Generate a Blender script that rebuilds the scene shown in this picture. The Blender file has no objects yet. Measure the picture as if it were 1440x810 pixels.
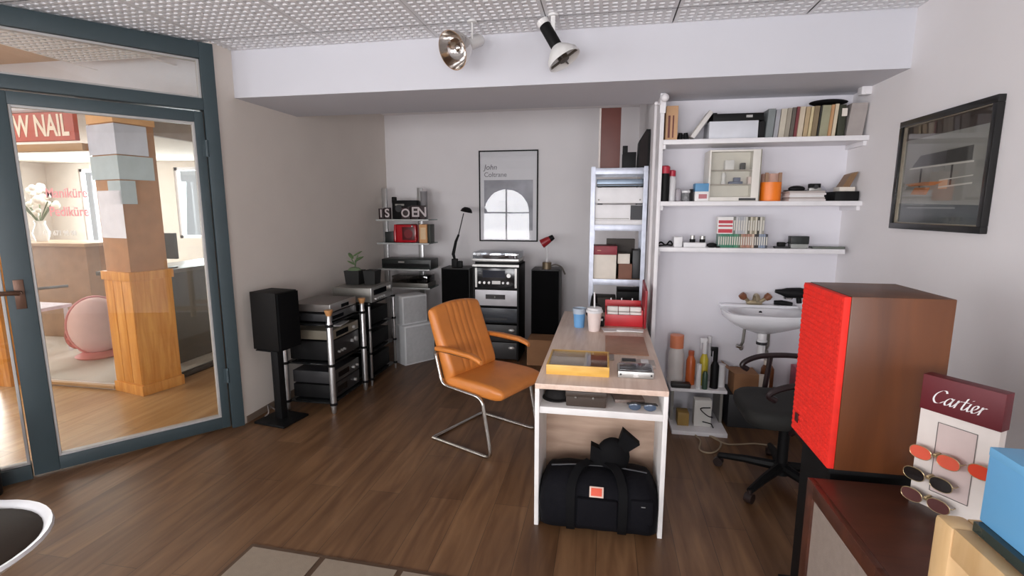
import bpy, bmesh, math, random
import numpy as np
from mathutils import Vector, Matrix, Euler
random.seed(7)
PI = math.pi
scene = bpy.context.scene
COL = scene.collection

# ------------------------------------------------------------------ camera
F_PX = 710.0
PITCH = math.atan(111 / F_PX)
YAW = math.radians(10.41)
CAM = Vector((0, 0, 1.6))
_fh = Vector((-math.sin(YAW), math.cos(YAW), 0))
_R = Vector((math.cos(YAW), math.sin(YAW), 0))
_F = _fh * math.cos(PITCH) + Vector((0, 0, -math.sin(PITCH)))
_U = _R.cross(_F)
cd = bpy.data.cameras.new('camera'); cd.sensor_width = 36; cd.lens = 36 * F_PX / 1440
cd.clip_start = .05
cam = bpy.data.objects.new('camera', cd); COL.objects.link(cam)
cam.matrix_world = Matrix(((_R.x, _U.x, -_F.x, 0), (_R.y, _U.y, -_F.y, 0), (_R.z, _U.z, -_F.z, 1.6), (0, 0, 0, 1)))
scene.camera = cam

def _pt(px, py, a, v):
    d = _F + _R * ((px - 720) / F_PX) + _U * ((405 - py) / F_PX)
    return CAM + d * ((v - CAM[a]) / d[a])
def atX(px, py, v): return _pt(px, py, 0, v)
def atY(px, py, v): return _pt(px, py, 1, v)
def atZ(px, py, v): return _pt(px, py, 2, v)

# ------------------------------------------------------------------ materials
def lin(c):
    return tuple(((v / 255) / 12.92 if v / 255 <= .04045 else ((v / 255 + .055) / 1.055) ** 2.4) for v in c) + (1,)
_mats = {}
def M(name, rgb, rough=.5, metal=0, var=.06, scale=9, bump=0, coat=0, emit=0, alpha=1, spec=.5):
    if name in _mats: return _mats[name]
    m = bpy.data.materials.new(name); m.use_nodes = True
    nt = m.node_tree; b = nt.nodes['Principled BSDF']
    tc = nt.nodes.new('ShaderNodeTexCoord'); nz = nt.nodes.new('ShaderNodeTexNoise')
    nz.inputs['Scale'].default_value = scale; nz.inputs['Detail'].default_value = 4
    nt.links.new(tc.outputs['Object'], nz.inputs['Vector'])
    rp = nt.nodes.new('ShaderNodeValToRGB')
    c = lin(rgb)
    rp.color_ramp.elements[0].position = .3; rp.color_ramp.elements[1].position = .7
    rp.color_ramp.elements[0].color = tuple(max(0, v * (1 - var)) for v in c[:3]) + (1,)
    rp.color_ramp.elements[1].color = tuple(min(1, v * (1 + var)) for v in c[:3]) + (1,)
    nt.links.new(nz.outputs['Fac'], rp.inputs['Fac']); nt.links.new(rp.outputs['Color'], b.inputs['Base Color'])
    b.inputs['Roughness'].default_value = rough; b.inputs['Metallic'].default_value = metal
    b.inputs['Coat Weight'].default_value = coat
    b.inputs['Specular IOR Level'].default_value = spec
    if alpha < 1: b.inputs['Alpha'].default_value = alpha
    if emit:
        b.inputs['Emission Color'].default_value = c; b.inputs['Emission Strength'].default_value = emit
    if bump:
        bp = nt.nodes.new('ShaderNodeBump'); bp.inputs['Strength'].default_value = bump; bp.inputs['Distance'].default_value = .004
        n2 = nt.nodes.new('ShaderNodeTexNoise'); n2.inputs['Scale'].default_value = scale * 9
        nt.links.new(tc.outputs['Object'], n2.inputs['Vector'])
        nt.links.new(n2.outputs['Fac'], bp.inputs['Height']); nt.links.new(bp.outputs['Normal'], b.inputs['Normal'])
    _mats[name] = m
    return m

def wood(name, c1, c2, rough=.45, stretch=(1, 12, 12), scale=3.0, coat=0, bump=.05):
    if name in _mats: return _mats[name]
    m = bpy.data.materials.new(name); m.use_nodes = True
    nt = m.node_tree; b = nt.nodes['Principled BSDF']
    tc = nt.nodes.new('ShaderNodeTexCoord'); mp = nt.nodes.new('ShaderNodeMapping')
    mp.inputs['Scale'].default_value = stretch
    nt.links.new(tc.outputs['Object'], mp.inputs['Vector'])
    nz = nt.nodes.new('ShaderNodeTexNoise'); nz.inputs['Scale'].default_value = scale
    nz.inputs['Detail'].default_value = 7; nz.inputs['Distortion'].default_value = .8
    nt.links.new(mp.outputs['Vector'], nz.inputs['Vector'])
    rp = nt.nodes.new('ShaderNodeValToRGB')
    rp.color_ramp.elements[0].position = .32; rp.color_ramp.elements[1].position = .68
    rp.color_ramp.elements[0].color = lin(c1); rp.color_ramp.elements[1].color = lin(c2)
    nt.links.new(nz.outputs['Fac'], rp.inputs['Fac']); nt.links.new(rp.outputs['Color'], b.inputs['Base Color'])
    b.inputs['Roughness'].default_value = rough; b.inputs['Coat Weight'].default_value = coat
    bp = nt.nodes.new('ShaderNodeBump'); bp.inputs['Strength'].default_value = bump; bp.inputs['Distance'].default_value = .003
    nt.links.new(nz.outputs['Fac'], bp.inputs['Height']); nt.links.new(bp.outputs['Normal'], b.inputs['Normal'])
    _mats[name] = m
    return m

def plank_floor(name, c1, c2, c3, pw=.185, pl=1.25, rough=.42, along='Y'):
    m = bpy.data.materials.new(name); m.use_nodes = True
    nt = m.node_tree; b = nt.nodes['Principled BSDF']; N = nt.nodes.new; L = nt.links.new
    tc = N('ShaderNodeTexCoord'); mp = N('ShaderNodeMapping')
    if along == 'Y': mp.inputs['Rotation'].default_value = (0, 0, PI / 2)
    L(tc.outputs['Object'], mp.inputs['Vector'])
    br = N('ShaderNodeTexBrick'); br.offset = .37; br.inputs['Scale'].default_value = 1
    br.inputs['Brick Width'].default_value = pl; br.inputs['Row Height'].default_value = pw
    br.inputs['Mortar Size'].default_value = .0015; br.inputs['Mortar Smooth'].default_value = .3
    br.inputs['Color1'].default_value = lin(c1); br.inputs['Color2'].default_value = lin(c2); br.inputs['Mortar'].default_value = lin(tuple(v * .55 for v in c1))
    L(mp.outputs['Vector'], br.inputs['Vector'])
    m2 = N('ShaderNodeMapping'); m2.inputs['Scale'].default_value = (1.2, 11, 1)
    L(mp.outputs['Vector'], m2.inputs['Vector'])
    nz = N('ShaderNodeTexNoise'); nz.inputs['Scale'].default_value = 1.6; nz.inputs['Detail'].default_value = 8; nz.inputs['Distortion'].default_value = .6
    L(m2.outputs['Vector'], nz.inputs['Vector'])
    rp = N('ShaderNodeValToRGB'); rp.color_ramp.elements[0].position = .35; rp.color_ramp.elements[1].position = .7
    rp.color_ramp.elements[0].color = lin(c3); rp.color_ramp.elements[1].color = (1, 1, 1, 1)
    L(nz.outputs['Fac'], rp.inputs['Fac'])
    mx = N('ShaderNodeMix'); mx.data_type = 'RGBA'; mx.blend_type = 'MULTIPLY'; mx.inputs['Factor'].default_value = .62
    L(br.outputs['Color'], mx.inputs['A']); L(rp.outputs['Color'], mx.inputs['B'])
    L(mx.outputs['Result'], b.inputs['Base Color'])
    b.inputs['Roughness'].default_value = rough
    bp = N('ShaderNodeBump'); bp.inputs['Strength'].default_value = .08; bp.inputs['Distance'].default_value = .003
    L(nz.outputs['Fac'], bp.inputs['Height']); L(bp.outputs['Normal'], b.inputs['Normal'])
    return m

def glass(name, tint=(250, 252, 252), refl=.06, rough=0.0, frost=0.0, graze=.55):
    """thin pane: mostly see-through, mirror reflection that grows at grazing angles"""
    if name in _mats: return _mats[name]
    m = bpy.data.materials.new(name); m.use_nodes = True
    nt = m.node_tree; nt.nodes.clear(); N = nt.nodes.new; L = nt.links.new
    out = N('ShaderNodeOutputMaterial'); mix = N('ShaderNodeMixShader'); tr = N('ShaderNodeBsdfTransparent'); gl = N('ShaderNodeBsdfGlossy')
    tr.inputs['Color'].default_value = lin(tint); gl.inputs['Roughness'].default_value = rough
    lw = N('ShaderNodeLayerWeight'); lw.inputs['Blend'].default_value = .12
    ma = N('ShaderNodeMath'); ma.operation = 'MULTIPLY_ADD'; ma.inputs[1].default_value = graze; ma.inputs[2].default_value = refl
    L(lw.outputs['Fresnel'], ma.inputs[0]); L(ma.outputs[0], mix.inputs['Fac'])
    L(tr.outputs[0], mix.inputs[1]); L(gl.outputs[0], mix.inputs[2])
    last = mix
    if frost:
        df = N('ShaderNodeBsdfDiffuse'); df.inputs['Color'].default_value = lin(tint)
        m2 = N('ShaderNodeMixShader'); m2.inputs['Fac'].default_value = frost
        L(mix.outputs[0], m2.inputs[1]); L(df.outputs[0], m2.inputs[2]); last = m2
    L(last.outputs[0], out.inputs['Surface'])
    _mats[name] = m
    return m

# ------------------------------------------------------------------ geometry
class G:
    def __init__(s): s.bm = bmesh.new()
    def _fin(s, vs, T):
        if T is not None: bmesh.ops.transform(s.bm, matrix=T, verts=vs)
    def box(s, x0, x1, y0, y1, z0, z1, bev=0, T=None):
        if x1 < x0: x0, x1 = x1, x0
        if y1 < y0: y0, y1 = y1, y0
        if z1 < z0: z0, z1 = z1, z0
        r = bmesh.ops.create_cube(s.bm, size=1.0); vs = r['verts']
        for v in vs:
            v.co = Vector(((x0 + x1) / 2 + v.co.x * (x1 - x0), (y0 + y1) / 2 + v.co.y * (y1 - y0), (z0 + z1) / 2 + v.co.z * (z1 - z0)))
        if bev:
            es = list({e for v in vs for e in v.link_edges})
            r2 = bmesh.ops.bevel(s.bm, geom=es, offset=min(bev, .45 * min(x1 - x0, y1 - y0, z1 - z0)), segments=2, profile=.6, affect='EDGES')
            vs = list({v for f in r2['faces'] for v in f.verts} | {v for v in vs if v.is_valid})
            if T is not None:
                seen = set(vs); st = list(vs)
                while st:
                    v = st.pop()
                    for e in v.link_edges:
                        o = e.other_vert(v)
                        if o not in seen: seen.add(o); st.append(o)
                vs = list(seen)
        s._fin(vs, T); return s
    def tube(s, pts, r, seg=10, closed=False, T=None, flat=1.0):
        pts = [Vector(p) for p in pts]; n = len(pts)
        rr = r if isinstance(r, (list, tuple)) else [r] * n
        rings = []; up = None; allv = []
        for i, p in enumerate(pts):
            if closed: t = (pts[(i + 1) % n] - pts[i - 1])
            elif i == 0: t = pts[1] - pts[0]
            elif i == n - 1: t = pts[-1] - pts[-2]
            else: t = (pts[i + 1] - p).normalized() + (p - pts[i - 1]).normalized()
            if t.length < 1e-9: t = Vector((0, 0, 1))
            t.normalize()
            if up is None:
                a = Vector((0, 0, 1)) if abs(t.z) < .9 else Vector((1, 0, 0))
                up = (a - t * a.dot(t)).normalized()
            else:
                u2 = up - t * up.dot(t); up = u2.normalized() if u2.length > 1e-6 else up
            sd = t.cross(up)
            ring = [s.bm.verts.new(p + (sd * math.cos(2 * PI * k / seg) + up * flat * math.sin(2 * PI * k / seg)) * rr[i]) for k in range(seg)]
            rings.append(ring); allv += ring
        for i in range(n if closed else n - 1):
            a, b = rings[i], rings[(i + 1) % n]
            for k in range(seg):
                s.bm.faces.new((a[k], a[(k + 1) % seg], b[(k + 1) % seg], b[k]))
        if not closed:
            s.bm.faces.new(list(reversed(rings[0]))); s.bm.faces.new(rings[-1])
        s._fin(allv, T); return s
    def cyl(s, p, q, r, r2=None, seg=20, T=None):
        return s.tube([p, q], [r, r if r2 is None else r2], seg, T=T)
    def lathe(s, prof, c=(0, 0, 0), seg=28, T=None, sx=1, sy=1):
        rings = []; allv = []
        for (r, z) in prof:
            if r < 1e-6:
                v = s.bm.verts.new((c[0], c[1], c[2] + z)); rings.append([v]); allv.append(v)
            else:
                g = [s.bm.verts.new((c[0] + sx * r * math.cos(2 * PI * k / seg), c[1] + sy * r * math.sin(2 * PI * k / seg), c[2] + z)) for k in range(seg)]
                rings.append(g); allv += g
        for a, b in zip(rings, rings[1:]):
            for k in range(seg):
                k2 = (k + 1) % seg
                if len(a) == 1 and len(b) == 1: continue
                if len(a) == 1: s.bm.faces.new((a[0], b[k2], b[k]))
                elif len(b) == 1: s.bm.faces.new((a[k], a[k2], b[0]))
                else: s.bm.faces.new((a[k], a[k2], b[k2], b[k]))
        s._fin(allv, T); return s
    def sphere(s, c, r, seg=20, T=None):
        r = (r, r, r) if not isinstance(r, (tuple, list)) else r
        q = bmesh.ops.create_uvsphere(s.bm, u_segments=seg, v_segments=max(8, seg // 2), radius=1)
        for v in q['verts']: v.co = Vector((c[0] + v.co.x * r[0], c[1] + v.co.y * r[1], c[2] + v.co.z * r[2]))
        s._fin(q['verts'], T); return s
    def prism(s, poly, a0, a1, axis='y', T=None):
        """poly: 2-D outline; extruded from a0 to a1 along axis"""
        def mk(u, v, a):
            return {'x': (a, u, v), 'y': (u, a, v), 'z': (u, v, a)}[axis]
        A = [s.bm.verts.new(mk(u, v, a0)) for u, v in poly]; B = [s.bm.verts.new(mk(u, v, a1)) for u, v in poly]
        n = len(poly)
        s.bm.faces.new(list(reversed(A))); s.bm.faces.new(B)
        for i in range(n): s.bm.faces.new((A[i], A[(i + 1) % n], B[(i + 1) % n], B[i]))
        s._fin(A + B, T); return s
    def hexa(s, q, T=None):
        """eight corners: bottom four then top four"""
        v = [s.bm.verts.new(p) for p in q]
        for f in ((3, 2, 1, 0), (4, 5, 6, 7), (0, 1, 5, 4), (1, 2, 6, 5), (2, 3, 7, 6), (3, 0, 4, 7)): s.bm.faces.new([v[i] for i in f])
        s._fin(v, T); return s
    def grid(s, fn, nu, nv, thick=0, T=None):
        V = [[s.bm.verts.new(fn(i / (nu - 1), j / (nv - 1))) for j in range(nv)] for i in range(nu)]
        fs = []
        for i in range(nu - 1):
            for j in range(nv - 1): fs.append(s.bm.faces.new((V[i][j], V[i + 1][j], V[i + 1][j + 1], V[i][j + 1])))
        if thick:
            bmesh.ops.recalc_face_normals(s.bm, faces=fs)
            bmesh.ops.solidify(s.bm, geom=fs, thickness=thick)
        return s
    def bounds(s):
        c = [v.co for v in s.bm.verts]
        return Vector([min(p[i] for p in c) for i in range(3)]), Vector([max(p[i] for p in c) for i in range(3)])
    def mesh(s, name, mat, ang=35, M4=None):
        bm = s.bm
        if M4 is not None: bmesh.ops.transform(bm, matrix=M4, verts=bm.verts[:])
        bmesh.ops.recalc_face_normals(bm, faces=bm.faces[:])
        for f in bm.faces: f.smooth = True
        th = math.radians(ang)
        for e in bm.edges:
            if len(e.link_faces) == 2 and e.calc_face_angle(0) > th: e.smooth = False
        me = bpy.data.meshes.new(name); bm.to_mesh(me); bm.free()
        me.materials.append(mat)
        return me

def _link(name, me, parent=None):
    o = bpy.data.objects.new(name, me); COL.objects.link(o)
    if parent: o.parent = parent
    return o
def tag(o, label, cat, group=None):
    o['label'] = label; o['category'] = cat
    if group: o['group'] = group
    return o
def T(name, label, cat, loc=(0, 0, 0), rz=0, group=None, rot=None):
    """an Empty at the thing's base"""
    o = bpy.data.objects.new(name, None); COL.objects.link(o); o.empty_display_size = .05
    o.location = loc; o.rotation_euler = rot if rot else (0, 0, rz)
    return tag(o, label, cat, group)
def mw(o):
    return Matrix.Translation(o.location) @ Euler(o.rotation_euler).to_matrix().to_4x4()
def part(g, name, mat, parent, world=False, label=None, ang=35, kind=None):
    m4 = None
    if world:
        p = parent; m4 = Matrix.Identity(4)
        ch = []
        while p: ch.append(p); p = p.parent
        for p in reversed(ch): m4 = m4 @ mw(p)
        m4 = m4.inverted()
    o = _link(name, g.mesh(name, mat, ang, m4), parent)
    if label: o['label'] = label
    if kind: o['kind'] = kind
    return o
def S(g, name, mat, label, cat, group=None, loc=None, rz=0, ang=35):
    """a thing that is one mesh, given in world coordinates unless loc is set"""
    if loc is None:
        a, b = g.bounds(); loc = Vector(((a.x + b.x) / 2, (a.y + b.y) / 2, a.z))
        o = _link(name, g.mesh(name, mat, ang, Matrix.Translation(-loc)))
    else:
        o = _link(name, g.mesh(name, mat, ang))
    o.location = loc; o.rotation_euler = (0, 0, rz)
    return tag(o, label, cat, group)
def struct(g, name, mat, parent=None, ang=35):
    o = _link(name, g.mesh(name, mat, ang), parent)
    if not parent: o['kind'] = 'structure'
    return o
def text_mesh(txt, size, depth=.001, shear=0, bold=0, align='CENTER', spacing=1):
    cu = bpy.data.curves.new('lettering', 'FONT'); cu.body = txt; cu.size = size; cu.extrude = depth; cu.shear = shear; cu.offset = bold
    cu.align_x = align; cu.align_y = 'CENTER'; cu.space_character = spacing
    ob = bpy.data.objects.new('lettering', cu); COL.objects.link(ob)
    dg = bpy.context.evaluated_depsgraph_get(); dg.update()
    me = bpy.data.meshes.new_from_object(ob.evaluated_get(dg))
    bpy.data.objects.remove(ob); bpy.data.curves.remove(cu)
    return me
def text_part(name, txt, size, mat, parent, mloc, shear=0, bold=0, depth=.001, align='CENTER', spacing=1):
    """mloc: Matrix placing the text (x right, y up, z out of the face) in the parent's frame"""
    me = text_mesh(txt, size, depth, shear, bold, align, spacing); me.transform(mloc); me.materials.clear(); me.materials.append(mat)
    return _link(name, me, parent)
def face_m(origin, right, up):
    r = Vector(right).normalized(); u = Vector(up).normalized(); n = r.cross(u)
    m = Matrix.Identity(4)
    for i in range(3): m[i][0] = r[i]; m[i][1] = u[i]; m[i][2] = n[i]; m[i][3] = origin[i]
    return m
def smooth_path(pts, n=8, closed=False):
    """Catmull-Rom through points"""
    P = [Vector(p) for p in pts]; out = []
    N = len(P)
    for i in range(N if closed else N - 1):
        p1, p2 = P[i], P[(i + 1) % N]
        p0 = P[i - 1] if (i > 0 or closed) else p1 * 2 - p2
        p3 = P[(i + 2) % N] if (i + 2 < N or closed) else p2 * 2 - p1
        for k in range(n):
            t = k / n
            out.append(.5 * ((2 * p1) + (p2 - p0) * t + (2 * p0 - 5 * p1 + 4 * p2 - p3) * t * t + (3 * p1 - p0 - 3 * p2 + p3) * t ** 3))
    if not closed: out.append(P[-1])
    return out
def fillet(pts, r, n=5):
    """round the corners of a polyline"""
    P = [Vector(p) for p in pts]; out = [P[0]]
    for i in range(1, len(P) - 1):
        a = (P[i - 1] - P[i]); b = (P[i + 1] - P[i]); k = min(r, a.length * .45, b.length * .45)
        p0 = P[i] + a.normalized() * k; p2 = P[i] + b.normalized() * k
        for j in range(n + 1):
            t = j / n; out.append(p0 * (1 - t) ** 2 + P[i] * 2 * t * (1 - t) + p2 * t * t)
    out.append(P[-1]); return out
# ================================================================== the room
WL, WR, YB, YA, ZC = -2.63, 1.665, 5.88, 4.03, 2.70
BEAM_Y, BEAM_Z = 3.352, 2.383
white_wall = M('white_wall_paint', (232, 229, 230), .75, var=.015, scale=3, bump=.05)
grey_wall = M('warm_grey_wall_paint', (224, 216, 207), .75, var=.02, scale=3, bump=.05)
cool_white = M('cool_white_paint', (224, 222, 228), .7, var=.012, scale=3, bump=.04)
beam_mat = M('beam_paint', (205, 205, 211), .7, var=.012, scale=3, bump=.04)

struct(G().prism([(WL - .12, 6.05), (1.8, 6.05), (1.8, -2.5), (-4.1, -2.5), (-4.1, 1.35), (-2.67, 3.16), (WL - .12, 3.2)], -.06, 0, 'z'), 'floor',
       plank_floor('grey_brown_planks', (134, 101, 71), (108, 78, 52), (146, 118, 96)))
struct(G().box(WL - .12, WL, 3.155, 6.0, 0, ZC + .06), 'wall_left', grey_wall)
struct(G().box(WL - .12, .385, YB, YB + .12, 0, ZC + .06), 'wall_back', white_wall)
struct(G().box(.385, WR + .12, YA, YA + .12, 0, ZC + .06), 'wall_alcove', cool_white)
struct(G().box(.335, .385, YA, YB + .12, 0, ZC + .06), 'wall_partition', white_wall)
struct(G().box(WR, WR + .12, -2.42, YA, 0, ZC + .06), 'wall_right', white_wall)
struct(G().box(WL, WR, BEAM_Y, 4.10, BEAM_Z, ZC + .06), 'trim_1', beam_mat)
struct(G().box(WL - .12, .385, 4.10, YB, ZC, ZC + .06), 'ceiling_2', white_wall)
# left end of the room, behind the photographer's left shoulder
def plane_m():
    return Matrix.Translation((-2.67, 3.16, 0)) @ Matrix.Rotation(math.atan2(-.785, -.619), 4, 'Z')
DM = plane_m()
struct(G().box(1.98, 2.32, -.12, 0, 0, ZC + .06, T=DM), 'wall_left_2', white_wall)
g = G(); g.box(-4.22, -4.10, -2.42, -1.9, 0, ZC + .06); g.box(-4.22, -4.10, .9, 1.36, 0, ZC + .06); g.box(-4.22, -4.10, -1.9, .9, 0, .5); g.box(-4.22, -4.10, -1.9, .9, 2.45, ZC + .06)
struct(g, 'wall_left_3', white_wall)
g = G()
for y in (-1.9, -.53, .84): g.box(-4.19, -4.13, y, y + .06, .5, 2.45)
g.box(-4.19, -4.13, -1.9, .9, .5, .56); g.box(-4.19, -4.13, -1.9, .9, 2.39, 2.45)
w_ = struct(g, 'window_1', cool_white); struct(G().box(-4.162, -4.158, -1.88, .88, .52, 2.43), 'pane', glass('clear_pane'), w_)  # unseen side window, added to light the right wall and red grille

# front wall with arched shop windows behind the camera
def front_wall():
    g = G(); y0, y1 = -2.42, -2.30; top = ZC + .06
    wins = [(-3.45, -2.05), (-1.65, -.25), (.15, 1.50)]; z0, zs = .7, 1.5
    xs = -4.22
    def slab(x0, x1, za, zb): g.box(x0, x1, y0, y1, za, zb)
    for a, b in wins:
        slab(xs, a, 0, top); slab(a, b, 0, z0)
        r = (b - a) / 2; c = (a + b) / 2; n = 16
        for k in range(n):
            t0, t1 = PI - PI * k / n, PI - PI * (k + 1) / n
            xa, xb = c + r * math.cos(t0), c + r * math.cos(t1); ka, kb = zs + r * math.sin(t0), zs + r * math.sin(t1)
            g.hexa([(xa, y0, ka), (xb, y0, kb), (xb, y1, kb), (xa, y1, ka), (xa, y0, top), (xb, y0, top), (xb, y1, top), (xa, y1, top)])
        xs = b
    slab(xs, WR + .12, 0, top)
    struct(g, 'wall_front', white_wall)
    for i, (a, b) in enumerate(wins):
        r = (b - a) / 2; c = (a + b) / 2
        arc = [(c + (r - .03) * math.cos(PI * k / 16), -2.36, zs + (r - .03) * math.sin(PI * k / 16)) for k in range(17)]
        f = G().tube([(b - .03, -2.36, z0 + .03)] + arc + [(a + .03, -2.36, z0 + .03)], .03, 6, closed=True)
        f.box(c - .02, c + .02, -2.38, -2.34, z0 + .02, zs + r - .02); f.box(a + .03, b - .03, -2.38, -2.34, zs - .02, zs + .02)
        w = struct(f, 'window_%d' % (i + 2), cool_white)
        p = G().prism([(a + .03, z0 + .03), (b - .03, z0 + .03)] + [(q[0], q[2]) for q in arc], -2.362, -2.358, 'y')
        struct(p, 'pane', glass('clear_pane'), w)
front_wall()

# ceiling: metal tiles punched with square holes
def ceiling():
    TS, n = .735, 14
    x_off, y_off = -1.845, 3.115
    cell = (TS - .03) / n
    V, Fc = [], []
    def quad(*p):
        i = len(V); V.extend(p); Fc.append((i, i + 1, i + 2, i + 3))
    z, zh = ZC, ZC + .014
    rim = cell * .19
    for ix in range(-3, 5):
        for iy in range(-2, 1):
            X0 = x_off + ix * TS; Y0 = y_off + iy * TS
            X1, Y1 = X0 + TS, Y0 + TS
            if X1 < -3.4 or X0 > WR: continue
            # tile borders and the dark open joint (a real groove) between tiles
            e = .004; ex = .0012 if ix < 2 else .004
            for (a, b, c, d) in ((X0 + ex, X1 - ex, Y0 + e, Y0 + .015), (X0 + ex, X1 - ex, Y1 - .015, Y1 - e), (X0 + ex, X0 + .015, Y0 + .015, Y1 - .015), (X1 - .015, X1 - ex, Y0 + .015, Y1 - .015)):
                quad((a, c, z), (a, d, z), (b, d, z), (b, c, z))
            for i in range(n):
                for j in range(n):
                    a = X0 + .015 + i * cell; b = a + cell; c = Y0 + .015 + j * cell; d = c + cell
                    if c > BEAM_Y or b > WR + .02: continue
                    p, q, r, s = a + rim, b - rim, c + rim, d - rim
                    quad((a, c, z), (p, r, z), (q, r, z), (b, c, z)); quad((b, c, z), (q, r, z), (q, s, z), (b, d, z))
                    quad((b, d, z), (q, s, z), (p, s, z), (a, d, z)); quad((a, d, z), (p, s, z), (p, r, z), (a, c, z))
                    k = rim * .25
                    quad((p, r, z), (p + k, r + k, zh), (q - k, r + k, zh), (q, r, z)); quad((q, r, z), (q - k, r + k, zh), (q - k, s - k, zh), (q, s, z))
                    quad((q, s, z), (q - k, s - k, zh), (p + k, s - k, zh), (p, s, z)); quad((p, s, z), (p + k, s - k, zh), (p + k, r + k, zh), (p, r, z))
                    quad((p + k, r + k, zh), (p + k, s - k, zh), (q - k, s - k, zh), (q - k, r + k, zh))
    me = bpy.data.meshes.new('ceiling'); me.from_pydata(V, [], Fc); me.materials.append(M('ceiling_tile_white', (222, 222, 224), .6, var=.02))
    o = bpy.data.objects.new('ceiling', me); COL.objects.link(o); o['kind'] = 'structure'
    g = G().prism([(WR, BEAM_Y), (WR, -2.42), (-4.2, -2.42), (-4.2, 1.3), (-2.75, 3.16), (WL, BEAM_Y)], ZC + .016, ZC + .06, 'z')
    struct(g, 'ceiling_3', M('ceiling_backing', (150, 147, 147), .8))
ceiling()
# skirting along the left wall
struct(G().box(WL, WL + .008, 3.2, YB, 0, .05), 'baseboard_left', M('dull_brown_skirting', (120, 104, 90), .6))

# ================================================================== glazed door wall (left)
frame_m = M('blue_grey_door_paint', (54, 68, 73), .5, var=.05, scale=5)
bead_m = M('pale_grey_glazing_bead', (176, 174, 172), .5)
dr = bpy.data.objects.new('door_1', None); COL.objects.link(dr); dr.matrix_world = DM; dr['kind'] = 'structure'
dr.location = DM.to_translation(); dr.rotation_euler = DM.to_euler()
g = G()
g.box(-.035, .048, -.05, .045, 0, 2.688, .004)                 # hinge jamb
g.box(.048, 2.0, -.05, .045, 2.585, 2.688, .004)               # head
g.box(.048, 2.0, -.05, .045, 2.255, 2.33, .004)                # transom rail
g.box(1.93, 2.0, -.05, .045, 0, 2.585, .004)                   # far jamb
g.box(1.125, 1.93, -.05, .04, 0, .085, .003)                   # sidelight foot rail
part(g, 'door_frame', frame_m, dr)
g = G()
g.box(.056, .108, -.03, .03, .012, 2.245, .004); g.box(1.0, 1.118, -.03, .03, .012, 2.245, .004)
g.box(.108, 1.0, -.03, .03, .012, .095, .004); g.box(.108, 1.0, -.03, .03, 2.175, 2.245, .004)
leaf = part(g, 'door_leaf', frame_m, dr)
g = G()
for (a, b, c, d) in ((.108, .122, .095, 2.175), (.986, 1.0, .095, 2.175), (.122, .986, .095, .109), (.122, .986, 2.161, 2.175)):
    g.box(a, b, -.022, .022, c, d, .002)
part(g, 'glazing_bead', bead_m, leaf)
part(G().box(.115, .993, -.004, .004, .1, 2.168), 'pane', glass('door_glass', (250, 252, 252), .035), leaf)
part(G().box(.048, 1.93, -.004, .004, 2.333, 2.583), 'transom_pane', glass('door_glass'), dr)
g = G()
for (a, b, c, d) in ((.05, .066, 2.335, 2.583), (1.9, 1.93, 2.335, 2.583), (.066, 1.9, 2.332, 2.345), (.066, 1.9, 2.570, 2.584)): g.box(a, b, -.02, .02, c, d, .002)
part(g, 'transom_bead', bead_m, dr)
part(G().box(1.13, 1.93, -.004, .004, .088, 2.25), 'side_pane', glass('door_glass'), dr)
g = G(); g.box(1.128, 1.142, -.02, .02, .085, 2.25, .002); g.box(1.142, 1.93, -.02, .02, .085, .099, .002)
part(g, 'side_bead', bead_m, dr)
for z in (.35, 1.95):
    part(G().cyl((.05, .04, z), (.05, .04, z + .11), .011).box(.04, .075, .03, .036, z, z + .11), 'hinge', frame_m, dr)
hm = M('brown_bronze_handle', (92, 66, 52), .35, .5); st = M('brushed_steel', (190, 188, 186), .3, .9)
g = G().box(1.04, 1.085, .03, .036, 1.03, 1.2, .003).cyl((1.062, .03, 1.125), (1.062, .075, 1.125), .012)
g.tube(smooth_path([(1.062, .075, 1.125), (1.1, .08, 1.13), (1.2, .078, 1.13), (1.24, .078, 1.12)], 5), .013, 10)
part(g, 'inside_handle', hm, leaf, label='brown lever handle')
g = G().box(1.04, 1.085, -.036, -.03, 1.03, 1.2, .003).cyl((1.062, -.03, 1.125), (1.062, -.08, 1.125), .01)
g.tube([(1.062, -.08, 1.125), (.85, -.08, 1.13)], .009, 10)
part(g, 'outside_handle', st, leaf, label='slim steel lever')

# ================================================================== corridor and nail salon beyond the glass
tan = plank_floor('tan_corridor_planks', (186, 150, 106), (172, 136, 92), (205, 180, 150), pw=.16, rough=.3)
struct(G().prism([(-2.67, 3.16), (WL - .12, 3.2), (WL - .12, 8), (-3.93, 8), (-3.93, 3.62), (-10, 3.62), (-10, 0), (-5.16, 0)], -.06, 0, 'z'), 'floor_2', tan)
struct(G().box(-10, -3.93, 3.62, 8, -.06, .012), 'floor_3', M('pale_salon_floor_tile', (206, 198, 190), .35, var=.08, scale=2))
cc = M('tan_corridor_ceiling', (200, 180, 158), .8, var=.03)
struct(G().prism([(-2.76, 3.1), (WL - .12, 8), (-10, 8), (-10, 0), (-5.16, 0)], 2.79, 2.84, 'z'), 'ceiling_4', cc)
struct(G().box(-10, -2.95, 3.6, 3.7, 2.42, 2.79), 'trim_2', M('fascia_white', (214, 214, 220), .7, var=.02))
struct(G().box(-9.9, -3.93, 3.71, 8, 2.40, 2.44), 'ceiling_5', M('salon_ceiling_grey', (190, 178, 166), .8))
struct(G().box(-3.98, -3.93, 3.71, 8, 2.24, 2.44), 'trim_3', M('shop_header_grey', (168, 158, 150), .7))
sw = M('salon_wall_paint', (214, 204, 196), .8, var=.03)
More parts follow.
